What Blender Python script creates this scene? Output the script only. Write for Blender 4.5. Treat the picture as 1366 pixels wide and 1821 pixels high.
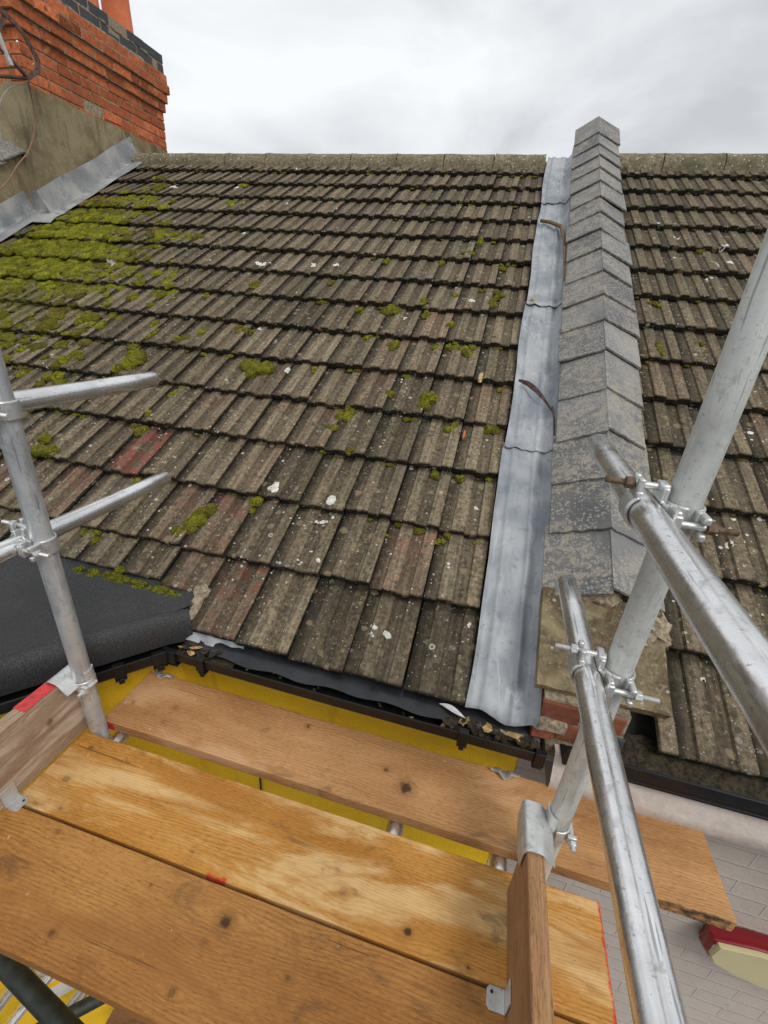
import bpy, bmesh, math, random
from mathutils import Vector, Matrix, noise
random.seed(7)
for o in list(bpy.data.objects): bpy.data.objects.remove(o)
C = bpy.context.scene.collection
S = bpy.context.scene
rad = math.radians

# ------------------------------------------------------------------ camera
R = [[0.9637954937642416, 0.25713467403004553, 0.07056915481429461],
     [0.1710926715245678, -0.3933820923271285, -0.9033149103091994],
     [-0.20451294323423153, 0.8826847052304648, -0.4231337462338347]]
cd = bpy.data.cameras.new('camera'); cam = bpy.data.objects.new('camera', cd); C.objects.link(cam)
cam.matrix_world = Matrix(((R[0][0], -R[1][0], -R[2][0], 0), (R[0][1], -R[1][1], -R[2][1], 0),
                           (R[0][2], -R[1][2], -R[2][2], 0), (0, 0, 0, 1)))
cd.sensor_fit = 'VERTICAL'; cd.sensor_height = 36; cd.lens = 775.82 * 36 / 1821
cd.clip_start = .01; cd.clip_end = 2000
S.camera = cam
S.view_settings.view_transform = 'Standard'; S.view_settings.look = 'None'
S.view_settings.exposure = 0.1; S.view_settings.gamma = 1

# ------------------------------------------------------------------ world: bright overcast sky
SUN_EL, SUN_AZ = rad(52), rad(205)     # azimuth clockwise from +Y
W = bpy.data.worlds.new('World'); S.world = W; W.use_nodes = True
nt = W.node_tree; nt.nodes.clear()
def wn(t, **k):
    x = nt.nodes.new(t)
    for a, b in k.items(): setattr(x, a, b)
    return x
sky = wn('ShaderNodeTexSky'); sky.sky_type = 'NISHITA'; sky.sun_disc = False
sky.sun_elevation = SUN_EL; sky.sun_rotation = SUN_AZ
bg1 = wn('ShaderNodeBackground'); bg1.inputs[1].default_value = .10
bg2 = wn('ShaderNodeBackground'); bg2.inputs[1].default_value = 1.0
mixs = wn('ShaderNodeMixShader'); mixs.inputs[0].default_value = .95
tc = wn('ShaderNodeTexCoord'); mp = wn('ShaderNodeMapping'); mp.inputs['Scale'].default_value = (1.0, 1.0, 2.1)
mp.inputs['Location'].default_value = (.35, .2, .1)
n1 = wn('ShaderNodeTexNoise'); n1.inputs['Scale'].default_value = 2.1; n1.inputs['Detail'].default_value = 7
n1.inputs['Roughness'].default_value = .5; n1.inputs['Distortion'].default_value = .35
rp_ = wn('ShaderNodeValToRGB'); e = rp_.color_ramp.elements
e[0].position = .36; e[0].color = (.57, .585, .61, 1); e[1].position = .63; e[1].color = (.93, .95, .965, 1)
e2 = rp_.color_ramp.elements.new(.48); e2.color = (.745, .765, .79, 1)
outw = wn('ShaderNodeOutputWorld'); lk = nt.links.new
lk(tc.outputs['Generated'], mp.inputs[0]); lk(mp.outputs[0], n1.inputs['Vector']); lk(n1.outputs['Fac'], rp_.inputs[0])
lk(rp_.outputs[0], bg2.inputs[0]); lk(sky.outputs[0], bg1.inputs[0])
lk(bg1.outputs[0], mixs.inputs[1]); lk(bg2.outputs[0], mixs.inputs[2]); lk(mixs.outputs[0], outw.inputs[0])

sl = bpy.data.lights.new('sun', 'SUN'); sl.energy = 1.5; sl.angle = rad(22); sl.color = (1, .965, .91)
so = bpy.data.objects.new('sun', sl); C.objects.link(so)
sd = Vector((math.sin(SUN_AZ) * math.cos(SUN_EL), math.cos(SUN_AZ) * math.cos(SUN_EL), math.sin(SUN_EL)))
sd = Vector((.62, -.55, 1.0)).normalized()
sky.sun_elevation = math.asin(sd.z); sky.sun_rotation = math.atan2(sd.x, sd.y)
so.rotation_euler = sd.to_track_quat('Z', 'Y').to_euler()

# ------------------------------------------------------------------ node helper
class G:
    def __init__(s, name):
        s.m = bpy.data.materials.new(name); s.m.use_nodes = True; s.t = s.m.node_tree; s.t.nodes.clear()
        s.o = s.t.nodes.new('ShaderNodeOutputMaterial'); s.b = s.t.nodes.new('ShaderNodeBsdfPrincipled')
        s.t.links.new(s.b.outputs[0], s.o.inputs[0]); s._P = None
    def n(s, t, **k):
        x = s.t.nodes.new(t)
        for a, b in k.items(): setattr(x, a, b)
        return x
    def put(s, sock, v):
        if hasattr(v, 'is_output'): s.t.links.new(v, sock)
        elif v is not None:
            try: sock.default_value = v
            except Exception: sock.default_value = (*v, 1)
    @property
    def P(s):
        if s._P is None: s._P = s.n('ShaderNodeTexCoord').outputs['Object']
        return s._P
    def M(s, op, a, b=None, c=None, clamp=False):
        x = s.n('ShaderNodeMath', operation=op, use_clamp=clamp)
        s.put(x.inputs[0], a); s.put(x.inputs[1], b); s.put(x.inputs[2], c); return x.outputs[0]
    def add(s, a, b): return s.M('ADD', a, b)
    def mul(s, a, b): return s.M('MULTIPLY', a, b)
    def sub(s, a, b): return s.M('SUBTRACT', a, b)
    def step(s, v, a, b, lo=0., hi=1.):
        x = s.n('ShaderNodeMapRange', interpolation_type='SMOOTHSTEP')
        for i, q in enumerate((v, a, b, lo, hi)): s.put(x.inputs[i], q)
        return x.outputs[0]
    def lin(s, v, a, b, lo, hi):
        x = s.n('ShaderNodeMapRange')
        for i, q in enumerate((v, a, b, lo, hi)): s.put(x.inputs[i], q)
        return x.outputs[0]
    def mix(s, f, a, b, bt='MIX'):
        x = s.n('ShaderNodeMix', data_type='RGBA', blend_type=bt)
        s.put(x.inputs[0], f); s.put(x.inputs[6], a if hasattr(a, 'is_output') else (*a, 1)); s.put(x.inputs[7], b if hasattr(b, 'is_output') else (*b, 1))
        return x.outputs[2]
    def gray(s, v):
        x = s.n('ShaderNodeCombineColor'); [s.put(x.inputs[i], v) for i in range(3)]; return x.outputs[0]
    def scale(s, vec, sc, loc=(0, 0, 0)):
        x = s.n('ShaderNodeMapping'); s.put(x.inputs[0], vec); x.inputs['Scale'].default_value = sc; x.inputs['Location'].default_value = loc
        return x.outputs[0]
    def noise(s, sc, det=3, rough=.55, dist=0., vec=None):
        x = s.n('ShaderNodeTexNoise'); s.put(x.inputs['Vector'], vec or s.P); x.inputs['Scale'].default_value = sc
        x.inputs['Detail'].default_value = det; x.inputs['Roughness'].default_value = rough; x.inputs['Distortion'].default_value = dist
        return x.outputs['Fac']
    def vor(s, sc, vec=None, feature='F1', rnd=1.):
        x = s.n('ShaderNodeTexVoronoi', feature=feature); s.put(x.inputs['Vector'], vec or s.P); x.inputs['Scale'].default_value = sc
        x.inputs['Randomness'].default_value = rnd
        return x
    def xyz(s, vec=None):
        x = s.n('ShaderNodeSeparateXYZ'); s.put(x.inputs[0], vec or s.P); return x.outputs
    def attr(s, name):
        x = s.n('ShaderNodeAttribute', attribute_name=name); y = s.n('ShaderNodeSeparateColor'); s.put(y.inputs[0], x.outputs['Color'])
        return y.outputs[0], y.outputs[1], y.outputs[2], x.outputs['Alpha']
    def warp(s, amt, sc, vec=None, det=2):
        vec = vec or s.P
        x = s.n('ShaderNodeTexNoise'); s.put(x.inputs['Vector'], vec); x.inputs['Scale'].default_value = sc; x.inputs['Detail'].default_value = det
        y = s.n('ShaderNodeVectorMath', operation='SUBTRACT'); s.put(y.inputs[0], x.outputs['Color']); y.inputs[1].default_value = (.5, .5, .5)
        z = s.n('ShaderNodeVectorMath', operation='SCALE'); s.put(z.inputs[0], y.outputs[0]); z.inputs['Scale'].default_value = amt
        w = s.n('ShaderNodeVectorMath', operation='ADD'); s.put(w.inputs[0], vec); s.put(w.inputs[1], z.outputs[0]); return w.outputs[0]
    def fin(s, base, rough=.8, metal=0., bump=None, bd=.002, bs=1., spec=None, coat=None):
        s.put(s.b.inputs['Base Color'], base if hasattr(base, 'is_output') else (*base, 1)); s.put(s.b.inputs['Roughness'], rough); s.put(s.b.inputs['Metallic'], metal)
        if spec is not None: s.put(s.b.inputs['Specular IOR Level'], spec)
        if coat is not None: s.put(s.b.inputs['Coat Weight'], coat)
        if bump is not None:
            b = s.n('ShaderNodeBump'); b.inputs['Distance'].default_value = bd; b.inputs['Strength'].default_value = bs
            s.put(b.inputs['Height'], bump); s.t.links.new(b.outputs[0], s.b.inputs['Normal'])
        return s.m

def lichen(g, sc, keep, r0, r1, hollow=False, w=.004):
    """white crustose lichen: scattered round spots, only in some cells, sizes vary"""
    v = g.vor(sc, g.warp(w, 60))
    cc = g.n('ShaderNodeSeparateColor'); g.put(cc.inputs[0], v.outputs['Color'])
    on = g.M('GREATER_THAN', cc.outputs[0], 1 - keep)
    rr = g.lin(cc.outputs[1], 0, 1, r0, r1)
    d = v.outputs['Distance']
    spot = g.step(d, rr, g.mul(rr, .75), 0, 1)
    if hollow:
        hol = g.M('MULTIPLY', g.step(d, g.mul(rr, .62), g.mul(rr, .4), 0, .8), g.M('GREATER_THAN', cc.outputs[2], .45))
        spot = g.sub(spot, hol)
    return g.mul(spot, on)

def m_tile():
    g = G('concrete_tile'); r, red, moss, dirt_shade = g.attr('tint')
    fine = g.noise(260, 3, .75); mid = g.noise(70, 3, .6); big = g.noise(7, 4, .6); blot = g.noise(22, 4, .65)
    c = g.mix(g.step(mid, .3, .72), (.072, .056, .033), (.235, .184, .112))
    c = g.mix(g.step(big, .35, .7, 0, .45), c, (.125, .105, .078))
    q = g.xyz(); st = g.noise(1, 3, .6, .3, g.scale(g.P, (75, 3.5, 3.5)))
    c = g.mix(g.step(st, .50, .68, 0, .55), c, (.055, .046, .032)); c = g.mix(g.step(st, .48, .34, 0, .45), c, (.25, .205, .14))
    c = g.mix(g.step(fine, .57, .74, 0, .65), c, (.34, .30, .22))
    c = g.mix(g.step(fine, .46, .28, 0, .7), c, (.05, .042, .03))
    c = g.mix(g.step(blot, .60, .74, 0, .65), c, (.055, .049, .04))
    c = g.mix(g.step(g.noise(9, 5, .7), .60, .72, 0, .55), c, (.27, .20, .14))
    # red concrete body showing where the surface coat has worn
    worn = g.M('MULTIPLY', red, g.step(g.noise(16, 5, .7), .40, .60), clamp=True)
    c = g.mix(worn, c, g.mix(fine, (.16, .045, .035), (.30, .105, .075)))
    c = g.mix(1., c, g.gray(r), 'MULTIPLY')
    c = g.mix(g.mul(dirt_shade, g.step(g.noise(30, 3), .2, .6, .6, 1.)), c, (.016, .013, .008))  # dark tint: pan and joint dirt plus painted shade at the tile laps
    l1 = lichen(g, 62, .22, .08, .34); l2 = lichen(g, 19, .28, .06, .24, True); l3 = lichen(g, 170, .10, .15, .4)
    dk = lichen(g, 30, .30, .12, .46, False, .012); tn = lichen(g, 26, .22, .12, .5, False, .016)
    c = g.mix(g.mul(dk, .6), c, (.035, .032, .026)); c = g.mix(g.mul(tn, .5), c, g.mix(mid, (.24, .17, .10), (.36, .29, .19)))
    ln = g.step(g.noise(3.1, 3), .42, .62, .25, 1.)
    L = g.M('MAXIMUM', g.mul(g.M('MAXIMUM', l1, l2), ln), g.mul(l3, .8), clamp=True)
    c = g.mix(g.mul(L, .85), c, g.mix(mid, (.46, .44, .38), (.72, .71, .65)))
    gm = g.step(g.add(moss, g.mul(g.sub(blot, .5), 1.3)), .35, .75, 0, .85)
    c = g.mix(gm, c, g.mix(mid, (.060, .068, .010), (.17, .17, .025)))
    h = g.add(g.add(g.mul(fine, .5), g.mul(mid, .9)), g.mul(L, .5))
    return g.fin(c, .93, bump=h, bd=.0022, bs=.8, spec=.25)

def m_ridge():
    g = G('ridge_concrete'); fine = g.noise(380, 2, .7); mid = g.noise(45, 4, .65); big = g.noise(6, 3)
    c = g.mix(g.step(mid, .3, .7), (.14, .115, .07), (.33, .28, .19))
    c = g.mix(g.step(big, .45, .7, 0, .7), c, (.11, .105, .06))
    L = g.M('MAXIMUM', lichen(g, 55, .30, .12, .4), lichen(g, 20, .22, .1, .3, True))
    c = g.mix(g.mul(L, .85), c, (.62, .60, .52))
    c = g.mix(g.step(fine, .45, .3, 0, .5), c, (.05, .04, .03))
    return g.fin(c, .95, bump=g.add(fine, mid), bd=.003, spec=.2)

def _x(): pass
def m_slate():
    g = G('slate'); r, _, _, _ = g.attr('tint'); big = g.noise(5, 3); mid = g.noise(36, 4, .6)
    c = g.mix(g.step(big, .3, .7), (.11, .112, .118), (.185, .18, .17))
    c = g.mix(1., c, g.gray(r), 'MULTIPLY')
    dens = g.step(g.noise(6.5, 3, .6), .34, .50)
    L = g.M('MAXIMUM', g.mul(lichen(g, 105, .80, .25, .7, False, .010), dens), lichen(g, 60, .14, .12, .5, True))
    c = g.mix(g.mul(L, .62), c, g.mix(mid, (.30, .285, .245), (.44, .42, .36)))
    crust = g.mul(g.step(g.noise(30, 6, .75, .6), .45, .58), g.step(g.noise(4, 2, .5), .36, .54))
    c = g.mix(g.mul(crust, .7), c, (.34, .30, .235))
    h = g.add(g.add(g.mul(mid, .6), g.mul(L, .8)), g.mul(g.noise(260, 2), .25))
    return g.fin(c, .66, bump=h, bd=.002, bs=.7, spec=.4)

def m_lead(name='lead_sheet', k=(1, 1, 1)):
    g = G(name); big = g.noise(4, 4, .55, .4); mid = g.noise(24, 4, .6)
    c = g.mix(g.step(big, .32, .68), (.245, .275, .315), (.46, .485, .515))
    st = g.noise(1, 4, .6, .2, g.scale(g.P, (30, 7, 7)))
    c = g.mix(g.step(st, .54, .76, 0, .40), c, (.60, .62, .64))
    c = g.mix(g.step(mid, .56, .72, 0, .5), c, (.15, .17, .20))
    c = g.mix(lichen(g, 90, .05, .08, .25), c, (.08, .09, .10)); c = g.mix(1., c, k, 'MULTIPLY')
    cr = g.M('ABSOLUTE', g.sub(g.noise(1, 2, .45, .15, g.scale(g.P, (16, 3.2, 3.2), (3, 1, 0))), .5)); crs = g.mul(g.step(cr, .022, .0), g.step(g.noise(5, 2), .48, .62))
    c = g.mix(g.mul(crs, .35), c, (.62, .64, .66)); c = g.mix(g.step(g.noise(70, 4, .7), .62, .74, 0, .6), c, (.12, .125, .13)); c = g.mix(g.step(g.noise(9, 6, .75), .60, .70, 0, .4), c, (.40, .36, .29))
    return g.fin(c, g.lin(mid, .3, .7, .52, .72), .22, bump=g.add(g.add(big, g.mul(mid, .35)), g.mul(crs, .3)), bd=.004, bs=.6)

def m_zinc(name, dull=0., tint=(1, 1, 1)):
    g = G(name); big = g.noise(7, 4, .6, .6); mid = g.noise(38, 4, .65, .3); sp = g.noise(160, 2, .6)
    strk = g.noise(1, 4, .65, .1, g.scale(g.P, (60, 60, 5)))
    a = tuple(x * (.66 - .16 * dull) for x in tint); b = tuple(x * (.90 - .22 * dull) for x in tint)
    c = g.mix(g.step(big, .3, .7), a, b)
    c = g.mix(g.step(mid, .56, .72, 0, .6), c, tuple(x * .36 for x in tint))
    c = g.mix(g.step(strk, .55, .75, 0, .55), c, (.82, .83, .82))
    c = g.mix(g.step(sp, .64, .74, 0, .6), c, (.20, .21, .22))
    c = g.mix(g.step(g.noise(1, 5, .7, .3, g.scale(g.P, (30, 30, 9))), .56, .66, 0, .5), c, (.27, .28, .29))
    c = g.mix(g.step(g.noise(11, 5, .7), .64, .74, 0, .35), c, (.50, .44, .34))
    c = g.mix(g.step(g.noise(1, 2, .5, .05, g.scale(g.P, (150, 150, 7))), .66, .72, 0, .6), c, (.17, .175, .18)); c = g.mix(g.mul(lichen(g, 30, .07, .05, .22, False, .02), .7), c, (.50, .45, .36))
    if dull > .8:
        lg = g.noise(1, 4, .65, .3, g.scale(g.P, (40, 40, 6))); c = g.mix(g.step(lg, .5, .66, 0, .55), c, (.40, .37, .31)); c = g.mix(g.step(lg, .44, .30, 0, .5), c, (.62, .66, .66)); c = g.mix(g.step(g.noise(90, 3, .7), .56, .70, 0, .5), c, (.30, .31, .30))
    ro = g.lin(mid, .3, .7, .19 + .30 * dull, .34 + .35 * dull)
    return g.fin(c, ro, .95 - .6 * dull, bump=g.add(g.mul(mid, .6), g.mul(big, .8)), bd=.0012, bs=.5)

def m_plain(name, col, rough=.6, metal=0., var=.25, sc=40, bd=.001, spec=None):
    g = G(name); n = g.noise(sc, 4, .6)
    c = g.mix(g.step(n, .3, .7), tuple(x * (1 - var) for x in col), tuple(x * (1 + var) for x in col))
    return g.fin(c, rough, metal, bump=n, bd=bd, bs=.6, spec=spec)

def m_wood(name, c0, c1, dark, seed, knots=(), pale=None, pale_amt=0., pscale=(2.2, 6), freq=800., fuzz=1., wet=None, red=None, black=None, rough=.72):
    """sawn softwood; length along local X, width along local Y"""
    g = G(name); o = g.P; q = g.xyz(); x, y, z = q[0], q[1], q[2]
    yy = g.add(y, g.mul(z, .8)); off = seed * 3.7
    lv = g.scale(o, (1.15, 5.0, 5.0), (off, off * .3, 0))
    v = g.add(yy, g.mul(g.sub(g.noise(1.3, 3, .55, 0, lv), .5), .085))
    core = None; ring = None
    for (kx, ky, kr, elong, ks) in knots:
        dx = g.sub(x, kx); dy = g.sub(yy, ky)
        a = g.M('POWER', g.M('ABSOLUTE', g.M('DIVIDE', dx, kr * 3.4 * elong)), 2.); b = g.M('POWER', g.M('ABSOLUTE', g.M('DIVIDE', dy, kr * 2.6)), 2.)
        fall = g.M('EXPONENT', g.mul(g.add(a, b), -1.))
        sg = g.M('TANH', g.M('DIVIDE', dy, kr * .8))
        v = g.sub(v, g.mul(g.mul(fall, sg), kr * .9))
        d = g.M('SQRT', g.add(g.M('POWER', g.M('ABSOLUTE', g.M('DIVIDE', dx, kr * elong)), 2.), g.M('POWER', g.M('ABSOLUTE', g.M('DIVIDE', dy, kr)), 2.)))
        d = g.add(d, g.mul(g.sub(g.noise(55, 3), .5), 1.3))
        k = g.step(d, 1.0, .45, 0, ks); core = k if core is None else g.M('MAXIMUM', core, k)
        h = g.step(d, 2.3, .8, 0, ks); ring = h if ring is None else g.M('MAXIMUM', ring, h)
    w = g.add(g.mul(v, freq), g.mul(g.noise(3, 2, .5, 0, g.scale(o, (2, 30, 30), (off, 0, 0))), 5.))
    s1 = g.lin(g.M('SINE', w), -1, 1, 0, 1); s1 = g.M('POWER', s1, 1.6)
    fib = g.noise(1, 3, .6, 0, g.scale(o, (9, 330, 330), (off, 0, 0)))
    tone = g.noise(1, 3, .6, .3, g.scale(o, (1.6, 7, 7), (off, 1, 0)))
    c = g.mix(g.step(tone, .3, .7), c0, c1)
    c = g.mix(g.mul(s1, g.lin(g.noise(1, 3, .6, 0, g.scale(o, (2, 14, 14), (off, 3, 0))), .32, .68, .03, .45)), c, dark)
    saw = g.noise(1, 2, .6, 0, g.scale(o, (60, 420, 420), (off, 0, 0))); c = g.mix(g.step(saw, .52, .72, 0, .55), c, dark); c = g.mix(g.step(saw, .46, .25, 0, .42), c, tuple(min(1, t * 1.3) for t in c1))
    c = g.mix(g.step(fib, .55, .8, 0, .40 * fuzz), c, dark)
    c = g.mix(g.step(fib, .42, .2, 0, .30 * fuzz), c, tuple(min(1, t * 1.35) for t in c1))
    if pale:
        pn = g.noise(1, 6, .62, .5, g.scale(o, (pscale[0], pscale[1], pscale[1]), (off * 2, 0, 0)))
        pm = g.mul(g.step(pn, .50 - pale_amt, .62 - pale_amt, 0, .85), g.step(g.noise(1, 5, .7, 0, g.scale(o, (14, 60, 60), (off, 5, 0))), .36, .52, .70, 1.))
        c = g.mix(pm, c, g.mix(g.mul(s1, .25), pale, tuple(t * .6 for t in pale)))
    if wet:
        c = g.mix(g.step(g.noise(1, 5, .6, .4, g.scale(o, (1.7, 5, 5), (off + 5, 0, 0))), .52, .68, 0, .75), c, wet)
    c = g.mix(g.step(g.noise(1, 6, .72, 1.2, g.scale(o, (3.2, 9, 9), (off, 12, 4))), .58, .70, 0, .5), c, (.085, .055, .030)); c = g.mix(g.mul(lichen(g, 34, .05, .05, .2, False, .02), .55), c, (.60, .50, .36))
    c = g.mix(g.step(g.noise(1, 6, .68, .8, g.scale(o, (5, 16, 16), (off, 9, 0))), .55, .70, 0, .42), c, tuple(t * .55 for t in c0))
    c = g.mix(g.step(g.noise(1, 4, .6, .2, g.scale(o, (26, 8, 8), (off, 2, 4))), .66, .78, 0, .35), c, tuple(min(1, t * 1.25) for t in c1))
    c = g.mix(g.step(g.noise(1, 3, .5, .1, g.scale(o, (1.7, 85, 85), (off, 7, 2))), .685, .72, 0, .75), c, tuple(t * .25 for t in c0))
    g_dirt = g.step(g.noise(15, 5, .7), .58, .74, 0, .35)
    c = g.mix(g_dirt, c, tuple(t * .45 for t in c0))
    c = g.mix(g.step(g.noise(120, 2, .6), .70, .78, 0, .6), c, (.05, .03, .015))
    if ring is not None:
        c = g.mix(g.mul(ring, .42), c, tuple(t * .42 for t in c0)); c = g.mix(g.mul(core, .88), c, (.035, .018, .008))
    for bx, col in ((red, (.52, .02, .02)), (black, (.018, .017, .014))):
        if bx:
            for (x0, x1, y0, y1) in bx:
                nz = g.mul(g.sub(g.noise(40, 3), .5), .02)
                fx = g.mul(g.step(g.add(x, nz), x0 - .004, x0 + .004), g.step(g.add(x, nz), x1 + .004, x1 - .004))
                fy = g.mul(g.step(g.add(y, nz), y0 - .003, y0 + .003), g.step(g.add(y, nz), y1 + .003, y1 - .003))
                c = g.mix(g.mul(g.mul(fx, fy), g.step(g.noise(60, 4, .7), .25, .6, .35, .9)), c, col)
    hh = g.add(g.mul(s1, .5), g.mul(fib, .9))
    return g.fin(c, rough, bump=hh, bd=.0012, bs=.5, spec=.3)

def m_brick():
    g = G('red_brick'); r, fl, _, _ = g.attr('tint'); mid = g.noise(30, 4, .65); fine = g.noise(200, 3, .6)
    c = g.mix(g.step(mid, .3, .7), (.36, .085, .032), (.53, .165, .062))
    c = g.mix(1., c, g.gray(r), 'MULTIPLY')
    c = g.mix(g.step(g.noise(11, 5, .7), .58, .72, 0, .85), c, (.07, .042, .034)); c = g.mix(g.step(g.noise(2.5, 4, .6), .5, .7, 0, .45), c, (.12, .06, .04))
    c = g.mix(g.step(g.noise(7, 4, .7, .5), .62, .7, 0, .5), c, (.58, .30, .13))
    c = g.mix(fl, c, g.mix(mid, (.04, .042, .046), (.10, .10, .105)))
    return g.fin(c, .88, bump=g.add(mid, g.mul(fine, .5)), bd=.004, bs=.8, spec=.25)

def m_render_brown():
    g = G('brown_render'); big = g.noise(3.2, 5, .6, .4); mid = g.noise(26, 4, .65)
    st = g.noise(1, 4, .6, .2, g.scale(g.P, (7, 7, 1.0)))
    c = g.mix(g.step(big, .3, .7), (.15, .118, .065), (.33, .275, .165))
    c = g.mix(g.step(st, .52, .66, 0, .75), c, (.10, .082, .048))
    c = g.mix(g.step(mid, .55, .72, 0, .5), c, (.40, .34, .22))
    c = g.mix(g.step(g.noise(120, 3, .7), .58, .7, 0, .5), c, (.09, .075, .045))
    c = g.mix(g.step(g.noise(6, 5, .7), .6, .7, 0, .5), c, (.38, .32, .21))
    c = g.mix(g.mul(lichen(g, 40, .10, .1, .3), .5), c, (.45, .42, .32))
    return g.fin(c, .93, bump=g.add(mid, g.mul(g.noise(150, 2), .4)), bd=.004, spec=.2)

def m_stone():
    g = G('weathered_stone'); big = g.noise(9, 5, .65, .5); mid = g.noise(60, 4, .65); fine = g.noise(300, 2, .7)
    c = g.mix(g.step(big, .35, .65), (.10, .075, .042), (.27, .215, .125))
    c = g.mix(g.step(mid, .52, .7, 0, .7), c, (.34, .29, .19)); c = g.mix(g.step(g.noise(14, 4, .7), .55, .68, 0, .7), c, (.065, .05, .03))
    c = g.mix(g.step(fine, .6, .75, 0, .5), c, (.45, .40, .30)); c = g.mix(g.mul(lichen(g, 45, .15, .1, .35), .6), c, (.5, .46, .36))
    return g.fin(c, .93, bump=g.add(mid, g.mul(fine, .5)), bd=.005, spec=.2)

def m_yellow():
    g = G('yellow_render'); a = g.noise(95, 3, .6); b = g.vor(130, g.warp(.008, 50)).outputs['Distance']; big = g.noise(3, 4, .6)
    c = g.mix(g.step(big, .3, .7), (.84, .50, .004), (.93, .58, .007))
    c = g.mix(g.step(g.noise(18, 4, .65), .62, .75, 0, .45), c, (.42, .24, .01))
    c = g.mix(g.step(g.noise(1, 4, .6, .2, g.scale(g.P, (12, 12, 1.5))), .56, .72, 0, .35), c, (.40, .25, .02))
    return g.fin(c, .62, bump=g.add(g.mul(a, .7), b), bd=.004, bs=.55)

def m_pale_brick():
    g = G('painted_brick'); q = g.xyz(); v = g.n('ShaderNodeCombineXYZ'); g.put(v.inputs[0], q[0]); g.put(v.inputs[1], q[2]); g.put(v.inputs[2], 0)
    br = g.n('ShaderNodeTexBrick'); g.put(br.inputs['Vector'], g.warp(.004, 14, v.outputs[0])); br.inputs['Scale'].default_value = 1
    br.inputs['Mortar Size'].default_value = .006; br.inputs['Mortar Smooth'].default_value = .35; br.inputs['Brick Width'].default_value = .225; br.inputs['Row Height'].default_value = .075
    br.inputs['Color1'].default_value = (1, 1, 1, 1); br.inputs['Color2'].default_value = (.8, .8, .8, 1); br.inputs['Mortar'].default_value = (0, 0, 0, 1)
    mort = br.outputs['Fac']; mid = g.noise(24, 4, .6); fine = g.noise(150, 3, .6)
    c = g.mix(g.step(g.noise(3, 4), .3, .7), (.47, .41, .36), (.56, .495, .44))
    c = g.mix(g.mul(mort, .35), c, (.56, .51, .45))
    c = g.mix(g.step(mid, .66, .74, 0, .4), c, (.25, .21, .18))
    h = g.add(g.add(g.mul(mort, .55), g.mul(mid, .35)), g.mul(fine, .22))
    return g.fin(c, .72, bump=h, bd=.010, bs=.8, spec=.35)

def m_felt():
    g = G('mineral_felt'); f = g.noise(330, 2, .8); big = g.noise(5, 3)
    c = g.mix(g.step(f, .40, .68), (.012, .0125, .013), (.075, .075, .078)); c = g.mix(g.step(f, .68, .76, 0, .8), c, (.22, .22, .23))
    c = g.mix(g.step(big, .45, .7, 0, .35), c, (.02, .02, .021))
    return g.fin(c, .68, bump=f, bd=.002, spec=.5)

def m_moss():
    g = G('moss'); r, br, _, _ = g.attr('tint'); f = g.vor(190).outputs['Distance']; m = g.noise(45, 3, .6)
    c = g.mix(g.step(m, .3, .7), (.16, .19, .008), (.46, .44, .03))
    c = g.mix(br, c, g.mix(m, (.12, .095, .018), (.27, .21, .05)))
    c = g.mix(g.step(f, .3, .7, 0, .62), c, (.022, .027, .005)); c = g.mix(1., c, g.gray(r), 'MULTIPLY')
    return g.fin(c, .95, bump=g.sub(m, g.mul(f, 1.3)), bd=.010, spec=.15)

def m_litter():
    g = G('gutter_litter'); m = g.noise(60, 4, .7)
    c = g.mix(g.step(m, .35, .65), (.010, .008, .005), (.065, .045, .02)); return g.fin(c, .9, bump=m, bd=.01)

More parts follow.
